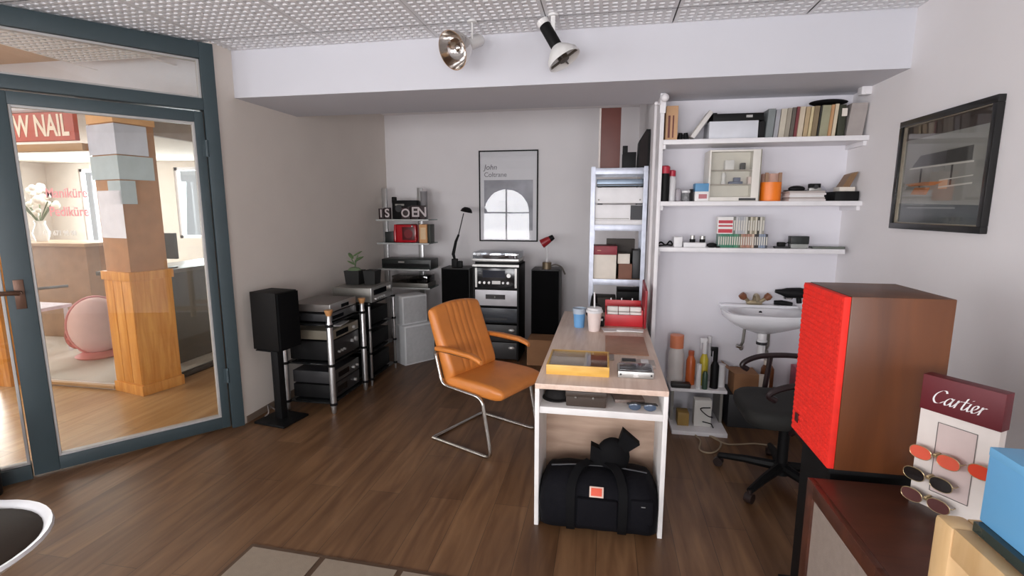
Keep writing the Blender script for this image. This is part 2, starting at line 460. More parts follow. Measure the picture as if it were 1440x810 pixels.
# far walls with window openings
g = G(); g.box(-10, -9.2, 7.6, 7.7, 0, 2.8); g.box(-9.2, -7.9, 7.6, 7.7, 0, .95); g.box(-9.2, -7.9, 7.6, 7.7, 2.3, 2.8)
g.box(-7.9, -7.25, 7.6, 7.7, 0, 2.8); g.box(-7.25, -6.35, 7.6, 7.7, 0, 1.1); g.box(-7.25, -6.35, 7.6, 7.7, 2.3, 2.8); g.box(-6.35, -2.74, 7.6, 7.7, 0, 2.8)
struct(g, 'wall_salon_back', sw)
g = G(); g.box(-10, -9.9, 0, 4.3, 0, 2.8); g.box(-10, -9.9, 4.3, 6.9, 0, .8); g.box(-10, -9.9, 4.3, 6.9, 2.3, 2.8); g.box(-10, -9.9, 6.9, 7.7, 0, 2.8)
struct(g, 'wall_salon_side', sw)
struct(G().box(-10, -5.1, -.1, 0, 0, 2.84), 'wall_corridor', sw)
for i, (a, b, zl) in enumerate(((-9.2, -7.9, .95), (-7.25, -6.35, 1.1))):  # left window is unseen, added to light the salon
    f = G()
    f.box(a, a + .05, 7.62, 7.68, zl, 2.3); f.box(b - .05, b, 7.62, 7.68, zl, 2.3); f.box(a, b, 7.62, 7.68, zl, zl + .05); f.box(a, b, 7.62, 7.68, 2.25, 2.3)
    f.box((a + b) / 2 - .025, (a + b) / 2 + .025, 7.62, 7.68, zl, 2.3)
    w = struct(f, 'window_%d' % (i + 5), cool_white)
    struct(G().box(a + .04, b - .04, 7.645, 7.65, zl + .04, 2.26), 'pane', glass('clear_pane'), w)
f = G(); 
for y in (4.3, 5.15, 6.0, 6.85): f.box(-9.98, -9.92, y, y + .05, .8, 2.3)
f.box(-9.98, -9.92, 4.3, 6.9, .8, .85); f.box(-9.98, -9.92, 4.3, 6.9, 2.25, 2.3)
w = struct(f, 'window_7', cool_white); struct(G().box(-9.952, -9.948, 4.3, 6.9, .84, 2.26), 'pane', glass('clear_pane'), w)
# curtain beside the far window
cur = M('grey_voile', (196, 198, 200), .8)
S(G().prism([(-6.42 + .01 * k * 1.9 , 7.52 + .03 * math.sin(k * 1.6)) for k in range(18)] + [(-6.42 + .019 * k, 7.535 + .03 * math.sin(k * 1.6)) for k in range(17, -1, -1)], .9, 2.32, 'z'),
  'curtain', cur, 'grey curtain hanging beside the bright window seen past the wooden pillar', 'curtain')

pine = wood('orange_pine_panel', (200, 130, 58), (226, 164, 88), .4, (9, 9, .8), 3)
# salon front: wooden post, glazing, pillar
struct(G().box(-5.42, -5.27, 3.5, 3.66, 0, 2.42, .004), 'trim_4', pine)
PR = Matrix.Translation((-3.885, 3.531, 0)) @ Matrix.Rotation(math.radians(-13.5), 4, 'Z')
pl = bpy.data.objects.new('pillar', None); COL.objects.link(pl); pl.location = PR.to_translation(); pl.rotation_euler = PR.to_euler(); pl['kind'] = 'structure'
g = G().box(-.375, 0, 0, .335, .09, 1.06, .004)
for k in range(3): g.box(-.375 + .125 * k + .004, -.375 + .125 * (k + 1) - .004, -.006, .0, .1, 1.0, .003)
part(g, 'pine_panelling', pine, pl)
part(G().box(-.392, .012, -.014, .35, 0, .09, .004), 'plinth', pine, pl)
part(G().box(-.392, .012, -.016, .35, 1.0, 1.075, .004), 'ledge', pine, pl)
part(G().box(-.36, -.015, .015, .32, 1.06, 2.42, .003), 'shaft', M('pillar_brown', (176, 130, 92), .6, var=.1), pl)
part(G().box(-.37, -.005, .005, .33, 2.29, 2.42, .004), 'capital', M('pillar_peach', (226, 176, 122), .6), pl)

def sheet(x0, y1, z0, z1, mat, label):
    """card wrapped round the near corner of the pillar; upper two build in glass reflections"""
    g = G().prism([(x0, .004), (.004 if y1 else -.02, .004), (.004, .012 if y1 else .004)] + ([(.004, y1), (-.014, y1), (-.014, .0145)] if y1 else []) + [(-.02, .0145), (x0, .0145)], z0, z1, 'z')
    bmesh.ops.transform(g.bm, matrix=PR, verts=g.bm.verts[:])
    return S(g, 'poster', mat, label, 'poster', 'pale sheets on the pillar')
ps = M('pale_blue_reflection', (206, 212, 226), .3, coat=.3); p2 = M('pale_green_grey_sheet', (184, 200, 206), .3, coat=.3); p3 = M('white_sheet', (230, 230, 238), .4)
sheet(-.375, .25, 2.04, 2.28, ps, 'pale blue door glass reflection built as topmost sheet on the pillar')  # reflection in the door glass, modelled as a pale sheet
sheet(-.375, .28, 1.84, 2.03, p2, 'green grey glass reflection built as a sheet below the pale blue one')  # same glass reflection carried on as a second sheet
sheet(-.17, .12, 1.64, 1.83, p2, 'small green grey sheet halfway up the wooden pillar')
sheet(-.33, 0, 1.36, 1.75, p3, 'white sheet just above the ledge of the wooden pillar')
# salon shop glass with lettering
sg = bpy.data.objects.new('window_8', None); COL.objects.link(sg); sg['kind'] = 'structure'; sg.location = (-5.27, 3.62, 0)
part(G().box(0, 1.0, -.004, .004, .06, 2.10), 'shop_pane', glass('shop_glass', (248, 250, 250), .05), sg)
part(G().box(0, 1.0, -.02, .02, .012, .04, .003).box(0, 1.0, -.03, .03, 2.08, 2.14, .003), 'sash', M('tan_sash', (176, 140, 100), .5), sg)
pk = M('pink_window_lettering', (246, 168, 176), .5); wt = M('white_lettering', (240, 240, 240), .5)
def on_glass(txt, px, py, size, mat, bold=.004):
    p = atY(px, py, 3.612); q = Vector((p.x + 5.27, 3.612 - 3.62, p.z))
    text_part('lettering', txt, size, mat, sg, face_m(q, (1, 0, 0), (0, 0, 1)), bold=bold)
on_glass('Maniküre', 93, 272, .115, pk, .0015); on_glass('Pediküre', 97, 298, .115, pk, .0015); on_glass('079 671 98 98', 84, 328, .06, wt, .001)
# sign over the salon front
a = atY(12, 160, 3.57); b = atY(106, 197, 3.57)
sn = T('shop_sign', 'red shop sign with cream letters above the salon glass', 'sign', ((a.x + b.x) / 2, 3.59, b.z))
hw = (b.x - a.x) / 2
part(G().box(-hw - .25, hw, -.02, .02, 0, a.z - b.z, .003), 'board', M('faded_red_board', (196, 104, 92), .5), sn)
text_part('lettering', 'NEW NAIL', .24, M('cream_letters', (246, 232, 214), .5), sn, face_m((hw - .05, -.022, (a.z - b.z) / 2), (1, 0, 0), (0, 0, 1)) @ Matrix.Diagonal((.66, 1, 1, 1)), bold=.006, align='RIGHT')
# salon furniture
dk = M('dark_counter_laminate', (58, 56, 54), .4)
cn = T('display_counter', 'dark salon counter standing behind the wooden pillar', 'counter', (-4.55, 4.75, .012))
part(G().box(-.25, .25, -.65, .65, 0, .95, .01), 'body', dk, cn); part(G().box(-.3, .3, -.7, .7, .95, .99, .005), 'counter_top', M('counter_top_grey', (96, 92, 90), .35), cn)
vac = T('desk_monitor', 'black screen on the dark counter seen beside the pillar', 'monitor', (-4.45, 4.4, 1.002))
part(G().box(-.12, .12, -.08, .08, 0, .015, .004).box(-.02, .02, -.01, .02, .015, .12), 'stand', dk, vac); part(G().box(-.2, .2, -.02, .02, .1, .36, .006), 'screen', M('black_plastic', (24, 24, 25), .35), vac)
rc = T('reception_desk', 'brown wooden reception desk inside the nail salon', 'desk', (-6.7, 5.3, .012))
part(G().box(-.6, .55, -.25, .25, 0, 1.14, .01), 'body', M('reception_brown', (168, 134, 108), .5, var=.12), rc); part(G().box(-.64, .59, -.29, .29, 1.14, 1.18, .005), 'top', M('reception_top', (186, 156, 130), .4), rc)
p = atZ(126, 503, .012)
pc = T('round_chair', 'round pink salon chair beside the wooden pillar', 'chair', (p.x + .03, p.y + .1, .012), math.radians(51.8))
pinkm = M('pink_upholstery', (240, 206, 206), .6, var=.05)
part(G().lathe([(0, 0), (.2, 0), (.22, .02), (.16, .05), (0, .05)]), 'base', M('pink_base', (214, 130, 130), .5), pc)
part(G().lathe([(0, .04), (.18, .05), (.21, .14), (.23, .3), (.2, .36), (.12, .38), (0, .37)], (0, .16, 0)), 'seat', pinkm, pc)
part(G().sphere((0, 0, .34), (.25, .13, .31), 28), 'backrest', pinkm, pc)
part(G().tube([(.253 * math.cos(t), -.0, .34 + .313 * math.sin(t)) for t in [2 * PI * k / 32 for k in range(32)]], .014, 8, closed=True), 'piping', M('rose_piping', (214, 140, 144), .5), pc)
part(G().sphere((-.17, .06, .24), (.11, .09, .15), 16), 'side_cushion', M('red_floral', (190, 96, 96), .7, var=.6, scale=24), pc)
tb = T('salon_table', 'low white table with patterned cloth inside the nail salon', 'table', (p.x - .80, p.y + .05, .012))
part(G().box(-.35, .35, -.2, .2, .5, .54, .01), 'tabletop', M('floral_white', (226, 216, 226), .6, var=.16, scale=22), tb)
for sx in (-.3, .3):
    for sy in (-.16, .16): part(G().cyl((sx, sy, 0), (sx, sy, .5), .02), 'leg', cool_white, tb)
fl = T('flower_vase', 'vase of white flowers inside the nail salon behind the shop glass', 'vase', (-7.1, 5.3, 1.193))
part(G().lathe([(0, 0), (.06, 0), (.09, .1), (.05, .22), (.06, .26), (.05, .26), (.04, .22), (0, .2)]), 'vase', M('white_ceramic', (232, 232, 230), .2), fl)
random.seed(3)
g = G()
for k in range(30):
    u, v = random.uniform(0, 2 * PI), random.uniform(.1, 1)
    g.sphere((.26 * v * math.cos(u), .2 * v * math.sin(u), .5 + random.uniform(-.16, .2)), random.uniform(.025, .05), 8)
part(g, 'blossoms', M('white_blossom', (240, 234, 226), .7, var=.1), fl)
g = G()
for k in range(12):
    u = random.uniform(0, 2 * PI); g.tube([(0, 0, .22), (.1 * math.cos(u), .08 * math.sin(u), .36), (.22 * math.cos(u), .16 * math.sin(u), .5)], .008, 5)
part(g, 'stems', M('leaf_green', (96, 110, 70), .6), fl)
# dark threshold along the side shop front
struct(G().box(-3.97, -3.93, 3.9, 7.6, 0, .05), 'trim_5', dk)
struct(G().box(-3.955, -3.947, 3.9, 7.6, .05, 2.24), 'window_9', glass('shop_glass'))
# ================================================================== shared materials
black = M('black_satin', (14, 14, 15), .55, spec=.22); blk2 = M('black_ash_veneer', (15, 13, 12), .6, spec=.2, var=.15, scale=20); steel = M('chromed_tube', (200, 198, 194), .18, 1)
alu = M('brushed_aluminium', (188, 188, 188), .32, .9); silver = M('silver_faceplate', (178, 177, 174), .35, .7); dsil = M('dull_silver_casing', (134, 132, 126), .45, .5)
darkg = M('dark_grey_plastic', (40, 40, 42), .45); wht = M('white_plastic', (226, 225, 226), .4); card = M('brown_cardboard', (150, 108, 74), .8, bump=.1); knobm = M('bright_knob', (222, 222, 220), .25, .6)
bglass = M('black_glass_shelf', (26, 27, 28), .08); capw = wood('oak_cap', (176, 124, 76), (200, 150, 100), .4, (6, 6, 6)); red = M('red_plastic', (196, 34, 44), .4)
cream = M('cream_box', (222, 214, 202), .6); papr = M('white_paper', (232, 230, 228), .7)

def loft(g, rings, T_=None, caps=True):
    V = [[g.bm.verts.new(p) for p in r] for r in rings]; n = len(V[0])
    for a, b in zip(V, V[1:]):
        for k in range(n): g.bm.faces.new((a[k], a[(k + 1) % n], b[(k + 1) % n], b[k]))
    if caps: g.bm.faces.new(list(reversed(V[0]))); g.bm.faces.new(V[-1])
    if T_ is not None: bmesh.ops.transform(g.bm, matrix=T_, verts=[v for r in V for v in r])
    return g
def rrect(w, h, r, n=4):
    """rounded rectangle outline centred on 0"""
    out = []
    for cx, cy, a in ((w / 2 - r, h / 2 - r, 0), (-w / 2 + r, h / 2 - r, 90), (-w / 2 + r, -h / 2 + r, 180), (w / 2 - r, -h / 2 + r, 270)):
        for k in range(n + 1):
            t = math.radians(a + 90 * k / n); out.append((cx + r * math.cos(t), cy + r * math.sin(t)))
    return out

# ================================================================== desk
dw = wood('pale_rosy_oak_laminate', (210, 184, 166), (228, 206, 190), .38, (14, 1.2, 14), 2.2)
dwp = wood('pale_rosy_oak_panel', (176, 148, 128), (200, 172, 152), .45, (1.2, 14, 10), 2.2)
melw = M('white_melamine', (226, 224, 222), .4)
DX0, DX1, DY0, DY1, DZ = -.318, .315, 2.352, 4.16, .757
desk = T('desk', 'long pale wood desk with white sides and open front shelf', 'desk', (0, (DY0 + DY1) / 2, 0))
part(G().box(DX0, DX1, DY0, DY1, DZ - .027, DZ, .003), 'desktop', dw, desk, True)
part(G().box(DX0, DX0 + .022, DY0 + .002, DY1, 0, DZ - .027, .002), 'side_panel', melw, desk, True)
part(G().box(DX1 - .022, DX1, DY0 + .002, DY1, 0, DZ - .027, .002), 'side_panel', melw, desk, True)
part(G().box(DX0 + .022, DX1 - .022, DY0 + .01, 2.69, .602, .636, .002), 'shelf', melw, desk, True)
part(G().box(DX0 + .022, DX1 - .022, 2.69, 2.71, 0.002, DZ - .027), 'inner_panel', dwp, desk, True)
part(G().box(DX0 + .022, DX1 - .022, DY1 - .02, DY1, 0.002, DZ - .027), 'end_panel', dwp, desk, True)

# things on the desk top
yel = wood('honey_yellow_wood', (206, 158, 66), (226, 182, 92), .4, (2, 10, 10), 3)
ty = T('wooden_tray', 'honey yellow wooden tray box with glass lid on the near desk edge', 'tray', (-.12, 2.65, DZ))
g = G(); g.box(-.16, .16, -.148, -.138, 0, .052, .002); g.box(-.16, .16, .138, .148, 0, .052, .002); g.box(-.16, -.15, -.138, .138, 0, .052, .002); g.box(.15, .16, -.138, .138, 0, .052, .002)
part(g, 'frame', yel, ty)
part(G().box(-.15, .15, -.138, .138, 0.001, .008), 'bottom', M('tray_lining', (206, 186, 160), .7), ty)
part(G().box(.03, .042, -.138, .138, .008, .046).box(-.15, .03, .02, .03, .008, .046), 'divider', M('pale_divider', (224, 208, 186), .5), ty)
part(G().box(.044, .148, -.13, .13, .008, .034, .004), 'insert', wood('rust_brown_insert', (150, 92, 50), (176, 112, 64), .4, (2, 8, 8)), ty)
part(G().box(-.15, .15, -.138, .138, .047, .051), 'lid', glass('tray_glass', (252, 252, 252), .0), ty)
for (a, b, c) in ((-.09, -.07, .028), (-.04, .075, .022), (-.1, .08, .02)): part(G().lathe([(0, .008), (c, .008), (c, .02), (0, .022)], (a, b, 0), 16), 'watch_part', silver, ty)
cs = T('card_reader', 'silver flip case with dark glossy top on the near right desk edge', 'gadget', (.172, 2.58, DZ))
part(G().box(-.09, .09, -.072, .072, 0, .036, .008), 'body', silver, cs)
part(G().box(-.08, .08, -.055, .066, .036, .041, .002), 'top_plate', M('dark_glossy_plate', (58, 56, 58), .15), cs)
part(G().box(-.014, .014, -.077, -.071, .008, .03, .002), 'clasp', knobm, cs); part(G().cyl((-.075, -.073, .02), (-.075, -.076, .02), .005, seg=10).cyl((.075, -.073, .02), (.075, -.076, .02), .005, seg=10), 'stud', darkg, cs)
t2 = T('display_case', 'grey clear topped case behind the silver flip case on the desk', 'case', (.19, 2.735, DZ))
part(G().box(-.085, .095, -.055, .055, 0, .02, .004), 'body', M('grey_beige_case', (176, 164, 156), .4), t2); part(G().box(-.08, -.005, .005, .045, .02, .026, .002), 'pen_rest', darkg, t2); part(G().box(.02, .06, -.03, .03, .02, .03, .003), 'clip', wht, t2)
S(G().box(.02, .27, 2.93, 3.36, DZ, DZ + .006, .002), 'desk_pad', M('brown_leather_pad', (166, 122, 98), .45, var=.1, scale=14), 'reddish brown leather pad lying flat on the desk', 'desk pad')
S(G().box(-.005, .07, 2.80, 2.90, DZ, DZ + .01, .003), 'notepad', M('grey_cover', (150, 142, 136), .5), 'small grey notepad between the wooden tray and the leather pad', 'notepad')
cu = T('paper_cup', 'blue paper cup with pale rim at the far left of the desk', 'cup', (-.167, 3.60, DZ))
part(G().lathe([(0, 0), (.036, 0), (.043, .1), (.044, .102), (.0, .102)]), 'cup_body', M('sky_blue_card', (108, 164, 214), .5), cu)
part(G().lathe([(.0435, .1), (.046, .1), (.049, .136), (.05, .138), (.048, .139), (.0425, .102)]), 'rim', M('pale_blue_rim', (176, 190, 204), .5), cu)
c2 = T('drinking_cup', 'white lidded takeaway cup beside the blue cup on the desk', 'cup', (-.058, 3.50, DZ))
part(G().lathe([(0, 0), (.038, 0), (.05, .135), (0, .136)]), 'cup_body', M('warm_white_card', (230, 214, 208), .5), c2)
part(G().lathe([(.051, .133), (.058, .133), (.058, .147), (.05, .152), (.05, .165), (.042, .168), (0, .166)]), 'lid', wht, c2)
part(G().cyl((0, 0, .16), (-.004, .02, .27), .006, seg=10), 'straw', wht, c2)
# papers
S(G().box(-.12, .1, -.05, .05, 0, .004, T=Matrix.Translation((.12, 3.55, DZ)) @ Matrix.Rotation(.2, 4, 'Z')), 'paper', papr, 'loose white paper sheet on the desk by the red box', 'paper')
S(G().box(-.1, .08, -.035, .035, 0, .006, T=Matrix.Translation((.2, 3.53, DZ + .004)) @ Matrix.Rotation(-.12, 4, 'Z')), 'paper', papr, 'small stack of white slips in front of the red box', 'paper')
# red box of cassettes with its lid up
rb = T('storage_box', 'red open box holding white cassette cases on the far desk end', 'box', (.155, 3.78, DZ))
g = G(); g.box(-.14, .13, -.11, -.1, 0, .085, .002); g.box(-.14, .13, .14, .15, 0, .15, .002); g.box(-.14, -.13, -.1, .14, 0, .1, .002); g.box(.12, .13, -.1, .14, 0, .12, .002); g.box(-.13, .12, -.1, .14, 0.001, .01)
part(g, 'box_body', red, rb)
part(G().box(.133, .150, -.16, .16, 0.02, .30, .006, T=Matrix.Rotation(.12, 4, 'X')), 'lid', M('deep_red_lid', (150, 34, 42), .4), rb)
for k, (yy, hh) in enumerate(((-.085, .1), (-.04, .13))):
    for x in range(3): part(G().box(-.125 + .083 * x, -.046 + .083 * x, yy, yy + .035, .01, hh, .003), 'cassette_case', M('white_case', (226, 222, 216), .4), rb)
for x in range(3): part(G().box(-.1 + .08 * x, -.092 + .08 * x, .138, .152, .15, .165), 'tab', wht, rb)
# dark headphones and camera in front of the rack
hp = T('headphones', 'black headphones lying left of the red box on the desk', 'headphones', (-.04, 3.83, DZ), math.radians(80))
part(G().tube([(.09 * math.cos(t), .03, .1 + .1 * math.sin(t)) for t in [PI * k / 14 for k in range(15)]], .012, 8), 'headband', black, hp)
for sx in (-1, 1): part(G().lathe([(0, 0), (.035, 0), (.046, .012), (.046, .03), (0, .034)], (0, 0, 0), 20, T=Matrix.Translation((sx * .09, .03, .075)) @ Matrix.Rotation(-sx * PI / 2, 4, 'Y')), 'ear_cup', black, hp)
part(G().tube(smooth_path([(-.09, .03, .03), (-.06, -.03, .006), (.0, -.05, .006), (.05, -.02, .006), (.03, -.06, .006)], 6), .005, 6), 'cord', darkg, hp)
cm = T('camera', 'black compact camera resting before the headphones on the desk', 'camera', (-.045, 3.655, DZ))
part(G().box(-.055, .055, -.025, .025, 0, .07, .008), 'body', black, cm); part(G().cyl((-.01, -.025, .036), (-.01, -.05, .036), .026).cyl((-.01, -.05, .036), (-.01, -.056, .036), .02), 'lens', darkg, cm); part(G().box(.02, .045, -.027, -.024, .045, .06), 'flash', silver, cm)
# shelf under the desktop
SZ = .636
hat = T('cap', 'black round cap at the left of the shelf under the desktop', 'cap', (-.222, 2.52, SZ))
part(G().lathe([(.068, 0), (.066, .02), (.05, .042), (0, .05)], sy=.9), 'crown', M('black_felt', (26, 24, 24), .9), hat); part(G().lathe([(.05, 0.0), (.075, 0), (.075, .004), (.05, .005)], (0, -.02, 0)), 'brim', M('black_felt', (26, 24, 24), .9), hat)
lc = T('leather_case', 'dark brown leather case on the shelf under the desktop', 'case', (-.07, 2.44, SZ))
lea = M('dark_brown_leather', (58, 46, 38), .5, bump=.15)
part(G().box(-.098, .098, -.05, .08, 0, .077, .008), 'body', lea, lc); part(G().box(-.101, .101, -.053, .03, .05, .08, .006), 'flap', lea, lc)
for x in (-.05, .035): part(G().sphere((x, -.055, .05), .006, 10), 'snap', dsil, lc)
pp = S(G().box(-.09, .06, -.1, .08, 0, .018, .004, T=Matrix.Translation((.145, 2.585, SZ)) @ Matrix.Rotation(.15, 4, 'Z')), 'magazine', M('grey_brown_magazine', (132, 116, 108), .5, var=.25, scale=26), 'grey brown magazine lying on the shelf under the desktop', 'magazine')
sgl = T('sunglasses', 'dark blue folded sunglasses on the right of the shelf under the desktop', 'sunglasses', (.2, 2.41, SZ))
bl = M('slate_blue_lens', (70, 84, 104), .15)
for x in (-.036, .036): part(G().sphere((x, -.015, .02), (.03, .006, .02), 14), 'lens', bl, sgl)
part(G().tube([(-.07, -.012, .03), (-.036, -.02, .04), (0, -.02, .033), (.036, -.02, .04), (.07, -.012, .03)], .004, 6), 'frame', darkg, sgl)
part(G().tube([(-.07, -.012, .03), (-.07, .04, .015), (.05, .055, .008)], .003, 6), 'temple', darkg, sgl); part(G().tube([(.07, -.012, .03), (.07, .05, .015), (-.05, .062, .01)], .003, 6), 'temple', darkg, sgl)

# ================================================================== duffel bag
navy = M('navy_black_canvas', (13, 13, 18), .85, var=.1, bump=.3, spec=.15); strapm = M('black_webbing', (10, 10, 12), .8, spec=.15)
bag = T('duffel_bag', 'navy black duffel bag under the front of the desk', 'bag', (0, 2.455, 0))
g = G(); rings = []; BN = 41
def bag_sec(u):
    e = max(0, abs(u) - .80) / .20; sc = 1 - .34 * e ** 2.4
    hh = .30 * sc * (1 - .05 * abs(u)) * (1 + .012 * math.sin(11 * u + 1)); dd = .30 * sc
    out = []
    for p, q in rrect(dd, hh, .105 * sc, 7):
        t = (q + hh / 2) / hh
        bul = 1 + .05 * math.sin(PI * t) + .018 * math.sin(16 * u + 5 * t) - .10 * max(0, t - .55)
        out.append((p * bul - .012 * (1 - t), max(.002, q + hh / 2)))
    return out
for i in range(BN):
    u = -1 + 2 * i / (BN - 1)
    rings.append([(.29 * u * (1 - .02 * math.sin(2.5 * z * 10)), y, z) for y, z in bag_sec(u)])
loft(g, rings)
part(g, 'bag_body', navy, bag, ang=60)
part(G().tube([(-.24, -.004, .287), (-.12, -.006, .302), (.0, -.006, .305), (.12, -.006, .302), (.24, -.004, .287)], .005, 8), 'zip', M('dark_zip', (42, 42, 46), .5), bag)
def ribbon(pts, wd, th):
    P = [Vector(p) for p in pts]; rr = []
    for i, p in enumerate(P):
        t = (P[min(i + 1, len(P) - 1)] - P[max(i - 1, 0)]).normalized(); sx = Vector((1, 0, 0)); n_ = sx.cross(t).normalized(); sx = t.cross(n_).normalized()
        rr.append([p + sx * a * wd / 2 + n_ * b * th / 2 for a, b in ((-1, -1), (1, -1), (1, 1), (-1, 1))])
    return loft(G(), rr)
for x in (-.13, .12):
    part(ribbon(smooth_path([(x, -.130, .022), (x, -.160, .055), (x, -.174, .1), (x, -.172, .18), (x * .98, -.138, .262), (x * .75, -.07, .318), (x * .35, -.02, .335)], 6), .042, .007), 'strap', strapm, bag)
part(G().box(-.1, .095, -.176, -.14, .07, .215, .012), 'front_pocket', navy, bag)
part(G().box(.155, .262, -.166, -.13, .10, .225, .014), 'end_pocket', navy, bag)
part(G().box(.205, .225, -.1675, -.1655, .195, .199), 'pocket_logo', M('grey_thread', (130, 130, 130), .6), bag)
LT_ = Matrix.Translation((-.0065, -.1465, .240)) @ Matrix.Rotation(math.radians(-30), 4, 'X')
lab = part(G().box(-.034, .034, -.005, .003, -.025, .025, .002, T=LT_), 'label_patch', M('cream_patch', (214, 190, 176), .6), bag, label='cream and orange label patch')
part(G().box(-.026, .026, -.0075, -.005, -.018, .018, .001, T=LT_), 'label_print', M('orange_red_print', (216, 84, 56), .6), lab)
# stiff carry handle wrap standing up on the bag
g = G().sphere((.07, .02, .355), (.085, .05, .095), 20)
part(g, 'handle_wrap', strapm, bag)
part(G().prism([(.09, .42), (.115, .505), (.2, .435), (.135, .385)], -.01, .04, 'y'), 'wrap_flap', strapm, bag)
part(G().prism([(-.045, .30), (-.042, .415), (.03, .385), (.03, .30)], -.01, .04, 'y'), 'wrap_flap', strapm, bag)

# ================================================================== tan cantilever armchair
tanl = M('tan_leather', (200, 122, 54), .38, var=.12, scale=5, bump=.12)
ch = T('armchair', 'tan leather cantilever armchair with chromed tube frame beside the desk', 'chair', (-1.034, 3.43, 0), math.radians(-25.4))
for s in (-1, 1):
    y = .27 * s
    pth = fillet([(0.0, y, .0135), (.52, y, .0135), (.445, y, .405), (.10, y, .425), (.035, y, .665), (.40, y, .655)], .055, 6)
    part(G().tube(pth, .0125, 12), 'side_frame', steel, ch)
    g = G(); loft(g, [[(x, y + p, .672 + dz + q) for p, q in rrect(w, .03, .012, 3)] for x, dz, w in ((.05, -.004, .03), (.07, 0, .048), (.2, .004, .052), (.36, -.004, .05), (.42, -.02, .045), (.445, -.035, .03))])
    part(g, 'armrest', tanl, ch)
part(G().tube([(0.0, -.27, .0135), (0.0, .27, .0135)], .0125, 12), 'floor_bar', steel, ch)
part(G().tube([(.2, -.27, .42), (.2, .27, .42)], .011, 10), 'cross_bar', steel, ch)
# seat cushion
prof = [(.06, .43), (.10, .475), (.25, .487), (.42, .488), (.53, .478), (.585, .45), (.575, .405), (.50, .392), (.30, .398), (.12, .405), (.07, .41)]
def pad(prof, half, n=33, rib=0, ribn=9, cx=.0):
    P = smooth_path([(p[0], 0, p[1]) for p in prof], 4, closed=True)
    c = sum((Vector(p) for p in P), Vector()) / len(P); rings = []
    for i in range(n):
        u = -1 + 2 * i / (n - 1); e = max(0, abs(u) - .9) / .1; k = 1 - .3 * e ** 2
        r = 1 - rib * (.5 + .5 * math.cos(u * ribn * PI)) ** 6 * (abs(u) < .75)
        rings.append([((c + (p - c) * k * r).x, u * half, (c + (p - c) * k * r).z) for p in P])
    return loft(G(), rings)
part(pad(prof, .255), 'seat', tanl, ch, ang=60)
bp = [(.135, .44), (.175, .50), (.135, .62), (.075, .76), (.025, .885), (-.005, .925), (-.045, .915), (-.05, .87), (-.005, .74), (.05, .60), (.08, .48), (.1, .44)]
def backpad():
    P = smooth_path([(p[0], 0, p[1]) for p in bp], 4, closed=True); rings = []; n = 57; half = .25
    for i in range(n):
        u = -1 + 2 * i / (n - 1); e = max(0, abs(u) - .88) / .12
        ring = []
        for p in P:
            t = (p.z - .44) / .485                       # up the back
            mid = .12 + (-.025 - .12) * t
            d = (p.x - mid) * (1 - .45 * e ** 2)
            if abs(u) < .55: d -= .007 * (.5 + .5 * math.cos(u * 9 * PI / .55 * .55)) ** 5 * (d > 0) * min(1, 4 * t * 1)
            zz = p.z + .03 * max(0, t - .8) / .2 * (1 - u * u) - .02 * e * max(0, t - .7)
            ring.append((mid + d - .02 * (1 - u * u) * 0, u * half * (1 - .06 * max(0, .25 - t)), zz))
        rings.append(ring)
    return loft(G(), rings)
part(backpad(), 'backrest', tanl, ch, ang=60)

# ================================================================== floor rug
rugb = M('brown_rug_border', (84, 62, 44), .9, bump=.3); rugp = M('beige_rug_panel', (140, 126, 110), .9, bump=.3, var=.05, scale=30)
rg = T('rug', 'beige rug of square panels with brown borders on the floor', 'rug', (-1.632, 1.953, 0), math.radians(-2))
part(G().box(-.0, 2.0, -1.6, 0, 0, .006, .002), 'border', rugb, rg)
for i in range(5):
    for j in range(4): part(G().box(.022 + .385 * i, .385 * (i + 1) - .008, -.385 * (j + 1) + .008, -.385 * j - .022, .006, .009), 'panel', rugp, rg)

# ================================================================== white shell chair, bottom left
wc = T('shell_chair', 'white shell chair with dark brown seat pad at the left edge', 'chair', (-2.19, 1.13, 0))
def rimz(t): return .46 + .03 * math.cos(t) * 0 + .30 * max(0, -math.cos(t - .3)) ** 2.0
g = G(); n = 40
rings = []
for (k, dz, fr) in ((.0, -.10, 0), (.5, -.09, 0), (.8, -.05, .2), (.95, -.01, .7), (1.0, .0, 1), (.985, .012, 1), (.94, .008, 1), (.9, -.01, .75), (.75, -.04, .2), (.4, -.065, 0), (.0, -.07, 0)):
    rings.append([(.33 * max(k, .001) * math.cos(2 * PI * j / n), .33 * max(k, .001) * math.sin(2 * PI * j / n), .46 + dz + fr * (rimz(2 * PI * j / n) - .46)) for j in range(n)])
loft(g, rings)
part(g, 'shell', M('white_moulded_plastic', (228, 228, 230), .3), wc, ang=60)
part(G().lathe([(0, .397), (.22, .405), (.285, .438), (.297, .452), (.275, .462), (0, .466)], seg=40), 'seat_pad', M('dark_brown_pad', (48, 37, 29), .7, spec=.25), wc)
part(G().lathe([(0, 0), (.25, 0), (.25, .008), (.06, .025), (.035, .06), (.03, .3), (.06, .37), (0, .372)]), 'pedestal', M('white_moulded_plastic', (228, 228, 230), .3), wc)
# dark bin at the very left
S(G().lathe([(0, 0), (.088, 0), (.098, .43), (.105, .435), (.105, .45), (.094, .45), (.084, .02), (0, .02)]), 'waste_bin', M('black_bin', (22, 17, 17), .5), 'black waste bin standing before the left glass pane', 'bin', loc=(-3.40, 2.035, 0))
